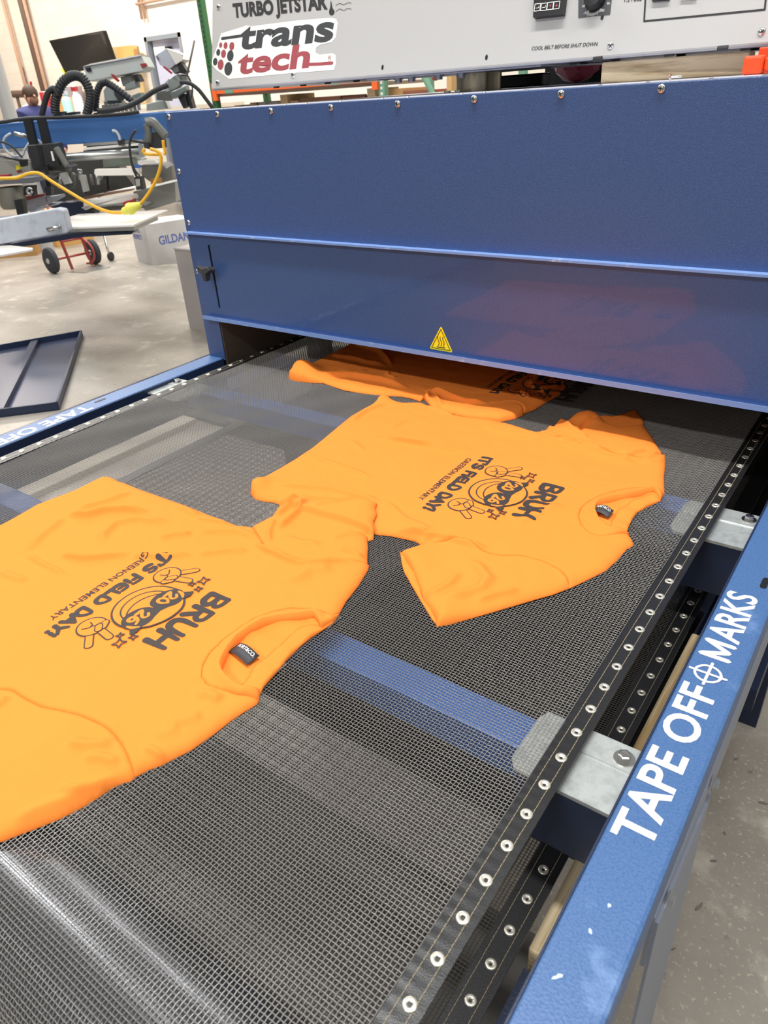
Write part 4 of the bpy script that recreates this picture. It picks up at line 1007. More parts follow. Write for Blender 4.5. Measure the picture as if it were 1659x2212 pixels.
# ---------------- shirt going into the hood
A3 = [W(-1.235, 1.50)] + px(r6([(770, 100), (650, 165), (540, 215), (430, 275), (340, 325)])) + px(r6([(300, 335), (230, 300), (180, 350), (140, 400)]), 0.915)
H3 = px(r6([(110, 450), (130, 472), (200, 490), (330, 503), (480, 510), (580, 545), (700, 585), (850, 610), (1030, 635), (1300, 650), (1400, 668)]))
arm3 = px(r6([(1500, 700)]))
# order: hem, far side, far sleeve, far shoulder, neck, near shoulder, near sleeve, near side
hemr = list(reversed(A3)); nearside = list(reversed(H3))
sC3 = list(reversed(smooth_line([W(-0.66, 1.62), W(-0.74, 1.59), W(-0.83, 1.60)])))
# near shoulder runs from the neck out to the sleeve
F3o = [p for p in px(r7([(1510, 385), (1520, 430), (1470, 455), (1380, 510), (1250, 590)]))]
G3o = px(r7([(1124, 648), (1100, 660), (1030, 690), (880, 722), (770, 710), (560, 680), (300, 620), (180, 590)]))
H3o = arm3 + nearside
sG3 = smooth_line(px(r7([(1124, 648), (1120, 610), (1060, 565), (950, 555), (830, 570), (650, 560), (480, 535), (300, 450), (180, 430)])) + arm3)
E3o = [W(-0.579, 1.525)] + px(r7([(1640, 250), (1560, 310), (1500, 370)]))
CO3 = [W(-0.589, 1.55), W(-0.64, 1.53), W(-0.66, 1.49)] + px(r7([(1340, 225), (1220, 240), (1170, 280), (1180, 320), (1250, 400), (1350, 430), (1440, 425), (1510, 385)]))
CI3 = [W(-0.579, 1.525)] + [W(-0.612, 1.515)] + px(r7([(1420, 232), (1360, 250), (1310, 260), (1270, 320), (1260, 360), (1310, 395), (1400, 400), (1500, 370)]))
BS3 = [W(-0.579, 1.525)] + px(r7([(1560, 280), (1480, 330), (1440, 380)])) + [CI3[-1]]
folds3 = [(px(q), a * 0.001, w * 0.001) for q, a, w in (
    (r6([(530, 240), (650, 280), (800, 300), (1000, 340), (1180, 360)]), 6, 8), (r6([(780, 105), (950, 170), (1080, 220), (1150, 300), (1220, 370)]), 8, 9), (r6([(1150, 420), (1170, 470), (1250, 510)]), 4, 8), (r6([(600, 420), (800, 450), (950, 400)]), 4, 12), (r6([(400, 430), (520, 470), (800, 480), (1100, 530), (1400, 610)]), 8, 9),
    (r7([(60, 430), (230, 440), (400, 510), (560, 560), (800, 580)]), 7, 9), (r7([(200, 470), (250, 580), (280, 600)]), 4, 7), (r7([(1080, 460), (1130, 490), (1200, 500)]), 6, 9), (r7([(1180, 320), (1230, 400), (1330, 440), (1430, 430)]), 6, 8), (r7([(80, 470), (130, 470), (90, 510)]), 6, 6))]
patch3 = [(px(r6([(240, 350)]), 0.92)[0], 0.035, 0.022), (px(r6([(300, 430)]), 0.91)[0], 0.04, 0.012), (px(r7([(900, 640)]), 0.905)[0], 0.05, 0.006)]
s3 = thing('t_shirt', (*at(900, 830, z=0.9)[:2], 0.9), 'orange printed t-shirt farthest up the belt, half shaded under the blue hood edge', 't-shirt', 'orange t-shirts on the belt')
make_shirt(s3, (hemr, [W(-1.20, 1.53), W(-1.0, 1.56)], [W(-0.83, 1.60), W(-0.86, 1.72), W(-0.76, 1.75)], [W(-0.66, 1.62), W(-0.62, 1.585)], E3o, F3o, G3o, H3o),
           (sC3, sG3), folds3, CO3, CI3, BS3, 17.3, (at(*r7([(1290, 255)])[0], z=0.906), W(0.02, -0.004), W(0.004, -0.035)),
           ((-0.607, 1.385), (0.0, -1.0), (1.0, 0.0)), patches=patch3)

# ================================================================== LOOSE WOOD UNDER THE RAIL
wb = MB().box((-0.150, 0.382, 0.68), (-0.068, 0.955, 0.725)); tag(wb.build('wooden_board', WOOD, None, bevel=0.003), 'long pine board lying between the lower belt edge and the right rail', 'board')

# ================================================================== THINGS ON THE HOOD
pk = MB(); a = at(1297, 170, y=1.535); b = at(1600, 150, y=1.78)
tag(MB().hexa([(a[0], 1.535, HT + 0.001), (-0.34, 1.555, HT + 0.001), (-0.34, 1.60, HT + 0.001), (a[0], 1.58, HT + 0.001), (a[0], 1.535, 1.4995), (-0.34, 1.555, 1.4995), (-0.34, 1.60, 1.4995), (a[0], 1.58, 1.4995)])
    .build('wooden_plank', WOOD2, None, bevel=0.003), 'pale pine plank lying on top of the blue hood', 'plank')
lc = at(1245, 172, y=2.12)
be = thing('beacon_lens', (lc[0], 2.12, HT), 'dark red faceted lens on a black base, left of the pine plank', 'lamp')
rb = bmesh.new(); bmesh.ops.create_icosphere(rb, subdivisions=2, radius=0.072); me = bpy.data.meshes.new('lens'); 
for v in rb.verts: v.co = Vector((v.co.x, v.co.y * 0.6, v.co.z * 0.8 + 0.0585))
rb.to_mesh(me); rb.free(); link('lens', me, LENS, be)
MB().box((lc[0] - 0.115, 2.17, HT + 0.0006), (lc[0] + 0.085, 2.21, HT + 0.12)).build('base', mat('black_box_plastic', '23272a', 0.4), be)
a = at(1065, 185, y=1.95); b = at(1165, 170, y=1.95)
tag(MB().box((a[0] - 0.02, 1.95, HT + 0.001), (b[0] + 0.01, 2.0, HT + 0.03)).build('black_bar', mat('black_bar_plastic', '1b1e22', 0.35), None, bevel=0.004), 'black plastic bar lying behind the steel column', 'bar')
a = at(1635, 130, y=1.45)
cl_ = thing('bar_clamp', (a[0], 1.45, HT), 'bright orange plastic clamp jaw at the right end of the hood', 'clamp')
MB().box((a[0] - 0.016, 1.43, HT + 0.0007), (a[0] + 0.014, 1.46, HT + 0.027)).build('jaw', CLAMP, cl_, bevel=0.004)
MB().box((a[0] + 0.014, 1.435, HT + 0.004), (a[0] + 0.07, 1.455, HT + 0.024)).build('handle', CLAMP, cl_, bevel=0.004)
MB().box((a[0] - 0.005, 1.475, HT + 0.0007), (a[0] + 0.09, 1.495, HT + 0.038)).build('bar', CLAMP, cl_, bevel=0.002)
a = at(1445, 165, y=1.30)
ls = MB().lathe((a[0], 1.30, HT + 0.005), (1, 0, 0.0), [(0.001, 0), (0.0045, 0.002), (0.005, 0.003), (0.0017, 0.0035), (0.0017, 0.018), (0.0, 0.020)], 10)
tag(ls.build('loose_screw', CHROME, None, 'auto'), 'loose steel screw lying near the hood front edge', 'screw')

# ================================================================== FLOOR OBJECTS (LEFT)
tr_ = [at(*p, z=0.0) for p in ((180, 727), (-60, 770), (-60, 910), (130, 886))]
TC = at(70, 810, z=0.0)
tray = thing('metal_tray', (TC[0], TC[1], 0), 'navy steel rimmed panel lying on the concrete floor beside the belt', 'panel')
ct = [np.array(p) for p in tr_]
TRAYM = mat('navy_tray_paint', '4b536b', 0.3, 0.2, (60, 0.06, 0.001))
MB().prism([p + np.array([0, 0, .004]) for p in ct], (0, 0, 0.004)).build('base', TRAYM, tray)
rim = MB()
for i in range(4):
    p, q = ct[i], ct[(i + 1) % 4]; t = (q - p) / np.linalg.norm(q - p); n_ = np.array([-t[1], t[0], 0]) * 0.02
    rim.prism([p, q, q + n_ * 0.6, p + n_ * 0.6], (0, 0, 0.05))
rim.build('rim', NAVY, tray)
p, q = [np.array(at(*k_, z=0.0)) for k_ in ((72, 744), (-8, 898))]
t = (q - p); n_ = np.array([-t[1], t[0], 0]) / np.linalg.norm(t) * 0.05
MB().prism([p + t * 0.01, q, q + n_, p + t * 0.01 + n_], (0, 0, 0.04)).build('divider', TRAYM, tray)

tag(MB().box((-3.78, 0.4, 0.0005), (-3.12, 3.3, 0.02)).build('floor_dark_sheet', TRAYM), 'dark navy sheet added flat on the floor to darken the view through the belt', 'panel')  # added sheet, darkens what shows through the mesh left of the strip
tag(MB().box((-3.10, 1.2, 0.0005), (-2.96, 2.245, 0.03)).build('floor_strip', mat('tan_strip', 'b9b0a0', 0.6)), 'pale strip lying on the floor, seen through the mesh belt', 'strip')
tag(MB().box((-3.10, 2.28, 0.0005), (-1.6, 3.6, 0.02)).build('rear_dark_sheet', BLACKR), 'black sheet added behind the pale strip to darken the view through the belt', 'mat')  # added sheet for the dark area beyond the strip
g0 = at(410, 708, z=0); 
gb = thing('grey_cabinet', (g0[0] + 0.15, g0[1] + 0.15, 0), 'pale grey upright box standing on the floor left of the hood', 'box')
MB().box((g0[0], g0[1], 0), (g0[0] + 0.55, g0[1] + 0.4, 0.575)).build('body', mat('pale_grey_panel', 'b9b2b0', 0.5), gb)
MB().box((g0[0] - 0.004, g0[1] - 0.004, 0.575), (g0[0] + 0.554, g0[1] + 0.404, 0.587)).build('lid', mat('pale_lid', 'c9c4c0', 0.5), gb)

# white printed carton
c0, cL, cR = at(331, 573, z=0), at(273, 568, z=0), at(383, 563, z=0)
CE1 = (cR - c0) / np.linalg.norm(cR - c0); CE2 = np.array([-CE1[1], CE1[0], 0])
ctn = thing('printed_carton', tuple(c0 + CE1 * 0.25 + CE2 * 0.2), 'white cardboard carton with blue printing on the floor behind the press', 'carton')
MB().prism([c0, c0 + CE1 * 0.58, c0 + CE1 * 0.58 + CE2 * 0.40, c0 + CE2 * 0.40], (0, 0, 0.41)).build('carton_body', WCARD, ctn)
INKB = mat('blue_carton_ink', '5f6bb0', 0.8)
n1_ = np.cross(CE1, [0, 0, 1]); n2_ = -CE1
text_on('carton_lettering', 'GILDAN', c0 + CE1 * 0.12 + np.array([0, 0, 0.19]) + n1_ * 0.001, CE1, (0, 0, 1), 0.36, 0.09, INKB, ctn, bold=0.02, lift=0.001)
text_on('carton_lettering', 'RESPECT', c0 + CE2 * 0.37 + np.array([0, 0, 0.245]) + n2_ * 0.001, -CE2, (0, 0, 1), 0.22, 0.05, INKB, ctn, bold=0.02, lift=0.001)
text_on('carton_lettering', 'MADE WITH', c0 + CE2 * 0.37 + np.array([0, 0, 0.31]) + n2_ * 0.001, -CE2, (0, 0, 1), 0.2, 0.035, INKB, ctn, lift=0.001)
# hand truck
w1 = at(118, 591, z=0); w2 = at(207, 571, z=0)
ax_ = (w2 - w1); AL = np.linalg.norm(ax_); ax_ /= AL; fw = np.array([ax_[1], -ax_[0], 0])
ht = thing('hand_truck', tuple((w1 + w2) / 2), 'red framed two wheeled hand truck parked under the print platens', 'hand truck')
for w_ in (w1, w2):
    c = w_ + np.array([0, 0, 0.135]); tb = MB(); tb.lathe(c - ax_ * 0.035, ax_, [(0.07, 0.0), (0.10, 0.0), (0.128, 0.012), (0.135, 0.035), (0.128, 0.058), (0.10, 0.07), (0.07, 0.07)], 28)
    wh = tb.build('wheel', TYRE, ht, 'auto')
    MB().lathe(c - ax_ * 0.045, ax_, [(0.022, 0.0), (0.03, 0.01), (0.085, 0.014), (0.085, 0.08), (0.02, 0.085)], 24).build('hub', ALU, wh, 'auto')
fr = MB()
for s_ in (0.16, AL - 0.10):
    b0 = w1 + ax_ * s_ + fw * 0.10 + np.array([0, 0, 0.02]); b1 = w1 + ax_ * s_ - fw * 0.10 + np.array([0, 0, 0.75])
    fr.tube([b0, b1], 0.016, 10)
fr.tube([w1 + np.array([0, 0, .135]), w2 + np.array([0, 0, .135])], 0.012, 8)
for z_ in (0.30, 0.55): fr.tube([w1 + ax_ * 0.16 + fw * (0.10 - 0.27 * z_) + np.array([0, 0, z_]), w1 + ax_ * (AL - 0.1) + fw * (0.10 - 0.27 * z_) + np.array([0, 0, z_])], 0.012, 8)
fr.tube([w2 - ax_ * 0.1 + fw * (0.2 * math.sin(t_)) + np.array([0, 0, 0.16 - 0.13 * math.cos(t_)]) for t_ in np.linspace(0, PI, 9)], 0.012, 8)
fr.build('frame', REDF, ht, True)
MB().prism([w1 + ax_ * 0.1 + fw * 0.10, w1 + ax_ * (AL - 0.02) + fw * 0.10, w1 + ax_ * (AL - 0.02) + fw * 0.34, w1 + ax_ * 0.16 + fw * 0.34], (0, 0, 0.008)).build('toe_plate', ALU, ht)
# caster on its stem
cc = at(241, 564, z=0)
cs = thing('caster', tuple(cc), 'black swivel caster on a chrome stem left of the white carton', 'caster')
MB().lathe(cc + np.array([-.015, 0, .05]), (1, 0.3, 0), [(0.03, 0), (0.05, 0.004), (0.05, 0.026), (0.03, 0.03)], 20).build('wheel', BLACKR, cs, 'auto')
MB().tube([cc + np.array([0, 0, 0.05]), cc + np.array([-.05, .02, 0.12]), cc + np.array([-.07, .03, 0.45])], 0.014, 8).build('stem', CHROME, cs, True)
# brown cartons behind the hand truck
for (u0, v0, u1, v1, dd, hgt, lab, m) in ((-20, 561, 80, 552, 0.3, 0.42, 'brown cardboard box left of the hand truck', CARD), (125, 535, 205, 522, 0.4, 0.45, 'brown cardboard box directly behind the hand truck', CARD2)):
    p = at(u0, v0, z=0); q = at(u1, v1, z=0); t = q - p; L_ = np.linalg.norm(t); t /= L_; n_ = np.array([-t[1], t[0], 0])
    bx = thing('cardboard_box', tuple((p + q) / 2 + n_ * dd / 2), lab, 'box', 'brown boxes under the press')
    MB().prism([p, q, q + n_ * dd, p + n_ * dd], (0, 0, hgt)).build('box_body', m, bx)
    if u0 == 10: MB().prism([q - t * 0.02 - n_ * .001 + np.array([0, 0, .12]), q + np.array([0, 0, .12]) - n_ * .001, q + np.array([0, 0, .4]) - n_ * .001, q - t * .2 + np.array([0, 0, .4]) - n_ * .001], -n_ * 0.001).build('shipping_label', STICKER, bx)

# ================================================================== SCREEN PRINTING PRESS
pr = thing('screen_printing_press', tuple(at(150, 560, z=0.0)), 'blue beamed screen printing press with white platens, black hoses and grey arms', 'printing press')
def slab(name, pxs, d, th, m, parent=None, bevel=0.0):
    return MB().prism([at(u, v, d=d) for u, v in pxs], N1 * th).build(name, m, parent if parent is not None else pr, bevel=bevel)
def pipe(name, pxs, d, r, m, parent=None, n=8, sm=5):
    ds = d if isinstance(d, (list, tuple)) else [d] * len(pxs)
    P = [at(u, v, d=k_) for (u, v), k_ in zip(pxs, ds)]
    if sm and len(P) > 2: P = catmull(P, sm)
    return MB().tube(P, r, n).build(name, m, parent if parent is not None else pr, True)
q1 = lambda p: zo(p, 0, 0, 3.456); q2 = lambda p: zo(p, 0, 300, 3.456); q3 = lambda p: zo(p, 0, 230, 8.295); q4 = lambda p: zo(p, 180, 280, 8.295); q5 = lambda p: zo(p, 0, 400, 8.295); q6 = lambda p: zo(p, 220, 0, 6.636); q7 = lambda p: zo(p, 0, 0, 6.636)
beam = slab('main_beam', [(-70, 269), (0, 267), (100, 259), (345, 242), (420, 236), (430, 292), (345, 300), (0, 322), (-70, 327)], 5.6, 0.2, PRESSBLUE, None, 0.008)
pipe('beam_cable', [(-60, 268), (0, 264), (60, 256), (150, 253), (250, 248), (300, 242)], 5.55, 0.012, BLACKR, beam)
for a in ((q3([(0, 775), (500, 735), (500, 790), (0, 840)])), (q4([(0, 250), (1050, 175), (1060, 225), (0, 300)]))):
    slab('beam_rail', a, 5.55, 0.1, ALU)
slab('lower_rail', q4([(0, 330), (980, 245), (1000, 285), (0, 365)]), 5.5, 0.08, WHITEPL)
pipe('guide_rod', q4([(-700, 560), (-560, 530), (0, 480), (1000, 410)]), 5.45, 0.028, ALU, sm=0, n=14)
slab('rear_rail', q4([(0, 375), (800, 315), (810, 375), (0, 420)]), 5.75, 0.05, CASTG)
slab('rear_panel', q4([(60, 250), (980, 200), (990, 400), (60, 470)]), 5.85, 0.04, mat('dark_slot', '3b3c3a', 0.6))
slab('squeegee_tray', q4([(350, 545), (860, 520), (950, 560), (960, 640), (360, 680)]), 5.6, 0.25, mat('grey_green_tray', '8a978c', 0.5))
slab('squeegee_bar', q4([(200, 710), (1000, 690), (1010, 750), (990, 820), (230, 830), (190, 790)]), 5.4, 0.06, WHITEPL, None, 0.004)
slab('handle_block', q4([(970, 560), (1270, 545), (1320, 600), (980, 630)]), 5.4, 0.1, WHITEPL)
slab('knob', q4([(900, 640), (960, 625), (1030, 650), (1000, 690), (920, 690)]), 5.35, 0.03, mat('blue_knob', '3f5fa6', 0.5))
slab('side_bracket', q4([(980, 250), (1070, 285), (1080, 490), (1010, 510)]), 5.4, 0.05, ALU)
slab('end_bracket', q4([(1180, 100), (1220, 50), (1350, 40), (1420, 160), (1440, 330), (1180, 350)]), 5.35, 0.08, BLACKR)
pipe('end_arm', q4([(1130, -120), (1240, -130), (1330, -40), (1480, 130)]), 5.35, 0.03, CASTG)
pipe('end_arm', q4([(1130, -100), (1170, 60), (1150, 260)]), 5.35, 0.025, CASTG)
slab('stop_arm', q4([(800, 165), (900, 185), (1170, 240), (1170, 350), (1090, 330), (1080, 260), (830, 210)]), 5.3, 0.04, BLACKR)
slab('cable_clip', q4([(600, 190), (700, 170), (715, 270), (640, 290)]), 5.45, 0.05, BLACKR)
pipe('clip_hose', q4([(520, 20), (580, 30), (640, 110), (660, 190)]), 5.45, 0.009, LIGHTGREY)
pipe('thin_cable', q4([(940, 10), (880, 90), (840, 200), (830, 330), (860, 560), (900, 720), (960, 850)]), 5.2, 0.008, BLACKR)
pipe('thin_cable', q4([(880, 620), (930, 730), (1010, 830)]), 5.2, 0.006, BLACKR)
slab('valve_block', q4([(910, 855), (1040, 840), (1085, 1070), (950, 1085)]), 5.2, 0.06, BLACKR)
slab('valve_plate', q4([(930, 890), (1010, 880), (1020, 1010), (950, 1020)]), 5.19, 0.008, ALU)
# twin black uprights with their carriage
for a in (q3([(405, 230), (545, 215), (650, 680), (520, 690)]), q3([(650, 215), (780, 200), (895, 660), (760, 675)])):
    slab('upright', a, 5.3, 0.04, BLACKPL)
slab('carriage', q3([(485, 700), (960, 660), (1090, 1080), (580, 1110)]), 5.2, 0.15, mat('black_carriage', '24262a', 0.45), None, 0.004)
slab('carriage_slot', q3([(650, 690), (730, 690), (800, 1075), (740, 1085)]), 5.195, 0.02, DARK)
slab('carriage_decal', q3([(905, 805), (935, 800), (980, 970), (945, 980)]), 5.195, 0.01, STICKER)
slab('carriage_foot', q3([(590, 1105), (1130, 1065), (1210, 1100), (1120, 1140), (620, 1160)]), 5.15, 0.2, BLACKPL)
slab('carriage_link', q3([(960, 730), (1030, 740), (1220, 1100), (1150, 1110)]), 5.2, 0.04, CASTG)
for a in (q3([(840, 1050), (870, 1160), (940, 1560), (860, 1600), (800, 1250)]), q3([(1060, 1200), (1160, 1180), (1260, 1380), (1150, 1400)]), q3([(1420, 1240), (1500, 1230), (1570, 1520), (1490, 1540)])):
    slab('hanger', a, 5.1, 0.04, BLACKPL if a[0][0] < 110 else ALU)
pipe('pivot_cylinder', q3([(1000, 740), (1060, 840), (1210, 1080)]), 5.15, 0.02, CASTG)
# mechanical clutter under the beam as short rods
for k_ in range(16):
    u = 120 + k_ * 7.5 + random.uniform(-3, 3); v = 372 + random.uniform(-14, 14)
    pipe('link_rod', [(u, v), (u + random.uniform(-6, 8), v + random.uniform(14, 34))], 5.7 + random.uniform(-.2, .2), random.uniform(0.008, 0.018), random.choice([BLACKR, CASTG, ALU, CASTG]), sm=0)
slab('under_frame', [(95, 345), (240, 338), (290, 402), (115, 440)], 6.1, 0.15, mat('under_frame_grey', '55524c', 0.6))  # dark grey frame behind the link rods
slab('motor_housing', q4([(1010, 640), (1400, 620), (1480, 700), (1560, 640), (1600, 900), (1400, 960), (1180, 930), (1040, 830)]), 5.7, 0.25, mat('housing_grey', '7d7d78', 0.5), None, 0.01)
slab('housing_tape', q4([(1200, 880), (1390, 860), (1400, 960), (1210, 985)]), 5.6, 0.02, CARD)
slab('end_guard', q4([(900, 1110), (1640, 940), (1660, 1300), (1120, 1460), (890, 1180)]), 5.9, 0.35, mat('guard_grey', 'a9aaa4', 0.6))
# left head plate and drive
slab('head_plate', q3([(-300, 1360), (0, 1330), (760, 1250), (790, 1300), (600, 1370), (0, 1400), (-300, 1440)]), 5.0, 0.35, mat('head_plate_grey', '5b5f64', 0.45))
slab('head_panel', q3([(-300, 900), (0, 960), (540, 1000), (560, 1180), (0, 1290), (-300, 1300)]), 5.5, 0.2, mat('head_panel_grey', '8b8c84', 0.5))
slab('red_strip', q3([(-100, 1240), (160, 1220), (160, 1250), (-100, 1275)]), 5.3, 0.05, REDH)
slab('yellow_tag', q3([(280, 1060), (340, 1050), (355, 1120), (295, 1140)]), 5.3, 0.04, YELLOW)
slab('red_tag', q3([(300, 1150), (345, 1145), (350, 1190), (310, 1195)]), 5.3, 0.04, REDH)
pp = MB().lathe(at(*q5([(170, 60)])[0], d=5.1), (0, 0, -1), [(0.085, -0.01), (0.085, 0.10), (0.075, 0.118), (0.0, 0.12)], 20); pp.build('air_motor', mat('weathered_steel', '8a897f', 0.45, 0.6), pr, 'auto')
pipe('ring_clamp', [at_ for at_ in q5(ell((530, 105), 45, 50, 16))], 4.95, 0.007, ALU, sm=0)
slab('ring_body', q5([(420, 20), (590, 10), (610, 200), (520, 160), (420, 190)]), 5.0, 0.06, BLACKPL)
slab('cable_box', q5([(790, 40), (910, 30), (920, 180), (830, 190)]), 5.0, 0.05, BLACKPL)
slab('black_pad', q5([(250, 270), (390, 250), (440, 520), (310, 540)]), 4.9, 0.05, BLACKPL)
slab('grey_side', q5([(410, 290), (800, 200), (850, 350), (450, 480)]), 5.4, 0.1, LIGHTGREY)
slab('red_lip', q5([(320, 225), (780, 165), (790, 195), (400, 290)]), 5.35, 0.1, REDF)
slab('lower_arm', q5([(450, 470), (1000, 340), (1000, 360), (600, 480)]), 5.2, 0.08, LIGHTGREY)
slab('arm_grey', q5([(830, 220), (1060, 180), (1080, 230), (930, 310), (860, 310)]), 5.4, 0.1, LIGHTGREY)
slab('blue_frame', q5([(850, 330), (1500, 300), (1700, 430), (1700, 580), (1150, 560), (1140, 440), (900, 400)]), 5.6, 0.1, NAVY)
slab('blue_frame', q5([(150, 1060), (1240, 870), (2400, 830), (2350, 880), (1500, 930), (350, 1110)]), 4.75, 0.1, NAVY)
# pale blue-grey infeed arm with its handle
arm = slab('pallet_arm', q5([(-500, 690), (0, 610), (1000, 420), (1115, 440), (1140, 480), (1228, 830), (1200, 860), (0, 1060), (-500, 1130)]), 4.6, 0.08, LIGHTGREY, None, 0.008)
pipe('arm_handle', q5([(850, 800), (1090, 745)]), 4.57, 0.013, CHROME, arm, 12, 0)
# platens: real horizontal boards at platen height
def platen(pxs, z, th=0.014, m=WHITEPL):
    return MB().prism([at(u, v, z=z) for u, v in pxs], (0, 0, -th)).build('platen', m, pr, bevel=0.003)
pl1 = platen([(140, 478), (150, 468), (170, 462), (362, 453), (288, 485), (150, 490)], 0.87)
MB().prism([at(u, v, z=0.855) for u, v in ((150, 492), (288, 487), (340, 465), (300, 470), (160, 480))], (0, 0, -0.03)).build('platen_rib', ALU, pl1)
slab('platen_bracket', q2([(510, 700), (900, 680), (960, 660), (900, 700), (640, 725), (560, 730)]), 4.85, 0.1, BLACKPL)
platen(q5([(-200, 1080), (60, 1060), (590, 1120), (570, 1145), (0, 1245), (-200, 1280)]), 0.80)
pl2 = platen(q4([(-250, 1160), (60, 1070), (330, 990), (600, 975), (930, 1010), (930, 1030), (-150, 1190)]), 0.86)
slab('platen_beam', q4([(-300, 1220), (0, 1180), (880, 1060), (880, 1090), (0, 1260), (-300, 1280)]), 6.9, 0.06, mat('brown_tube', '8d7464', 0.6))
# white padded squeegee bar
slab('padded_bar', q4([(0, 1290), (700, 1200), (860, 1190), (890, 1260), (860, 1290), (10, 1400), (80, 1420), (40, 1450), (0, 1420)]), 5.5, 0.15, WHITEPL, None, 0.01)
slab('bar_mount', q4([(710, 1300), (870, 1260), (890, 1350), (720, 1390)]), 5.45, 0.1, REDH)
slab('bar_under_plate', q4([(60, 1420), (880, 1340), (1110, 1360), (1120, 1400), (90, 1480)]), 5.6, 0.2, mat('grey_plate', '6d6c66', 0.5))  # grey plate under the padded bar
slab('platen_arm', q4([(270, 910), (780, 840), (780, 880), (290, 975), (90, 1000), (70, 940)]), 6.2, 0.1, LIGHTGREY)
slab('press_base', [(-60, 480), (150, 470), (260, 470), (250, 500), (120, 520), (-60, 540)], 5.9, 0.3, NAVY)
pc = at(-330, 420, d=7.6); MB().lathe((pc[0], pc[1], 0), (0, 0, 1), [(0.5, 0), (0.5, 0.03), (0.25, 0.06), (0.25, 0.8), (0.0, 0.81)], 28).build('press_pedestal', NAVY, pr, 'auto')
# hoses
def corrugated(name, pxs, d, r, parent):
    P = catmull([at(u, v, d=d) for u, v in pxs], 16); rs = [r * (1 + 0.10 * math.sin(i * 1.55)) for i in range(len(P))]
    return MB().tube(P, rs, 14).build(name, BLACKR, parent, True)
corrugated('corrugated_hose', q7([(800, 1640), (790, 1500), (820, 1350), (900, 1180), (1030, 1090), (1150, 1100), (1240, 1200), (1290, 1350), (1280, 1500), (1240, 1650)]), 5.62, 0.03, pr)
corrugated('corrugated_hose', q7([(1385, 1600), (1370, 1500), (1390, 1330), (1450, 1200), (1540, 1180)]) + q6([(60, 1180), (150, 1230), (300, 1340), (470, 1470)]), 5.75, 0.023, pr)
pipe('rubber_hose', q7([(600, 1660), (640, 1480), (690, 1330), (760, 1270), (800, 1300), (830, 1380)]), 5.6, 0.019, BLACKR, n=12)
pipe('rubber_hose', q6([(-60, 1590), (150, 1570), (350, 1530), (560, 1430), (760, 1300), (950, 1220)]), 5.5, 0.016, BLACKR, n=12)
pipe('rubber_hose', q6([(1120, 1180), (1250, 1190), (1380, 1280), (1500, 1430), (1590, 1550)]), 5.6, 0.013, BLACKR, n=12)
for a in ([(780, 1600), (880, 1600), (880, 1680), (770, 1690)], [(930, 1620), (1080, 1600), (1080, 1640), (930, 1660)], [(1340, 1620), (1560, 1580), (1560, 1650), (1340, 1660)]):
    slab('hose_clamp', q7(a), 5.6, 0.1, BLACKPL)
for k_ in range(9):
    u, v = q6([(60 + 60 * k_, 1600 - 6 * k_)])[0]; b_ = at(u, v + 4, d=5.65)
    MB().lathe(b_, (0, 0, 1), [(0.012, 0), (0.012, 0.03), (0.018, 0.032), (0.018, 0.05), (0, 0.052)], 8).build('fitting', random.choice([ALU, CASTG, CHROME]), pr)
for a in (q3([(190, 485), (90, 560), (60, 680), (120, 800), (240, 890), (400, 870), (440, 780), (520, 660)]), q3([(650, 600), (700, 620), (750, 670)])):
    pipe('pale_tube', a, 5.4, 0.008, LIGHTGREY)
pipe('black_tube', q3([(-40, 620), (110, 660), (230, 730), (330, 840), (400, 920)]), 5.35, 0.007, BLACKR)
pipe('pale_lever', q3([(260, 490), (350, 505), (480, 540)]), 5.4, 0.014, ALU, sm=0)
slab('lever_arm', q3([(-50, 865), (0, 885), (330, 950), (440, 960), (450, 1070), (370, 1090), (340, 985), (0, 900)]), 5.25, 0.05, BLACKPL)

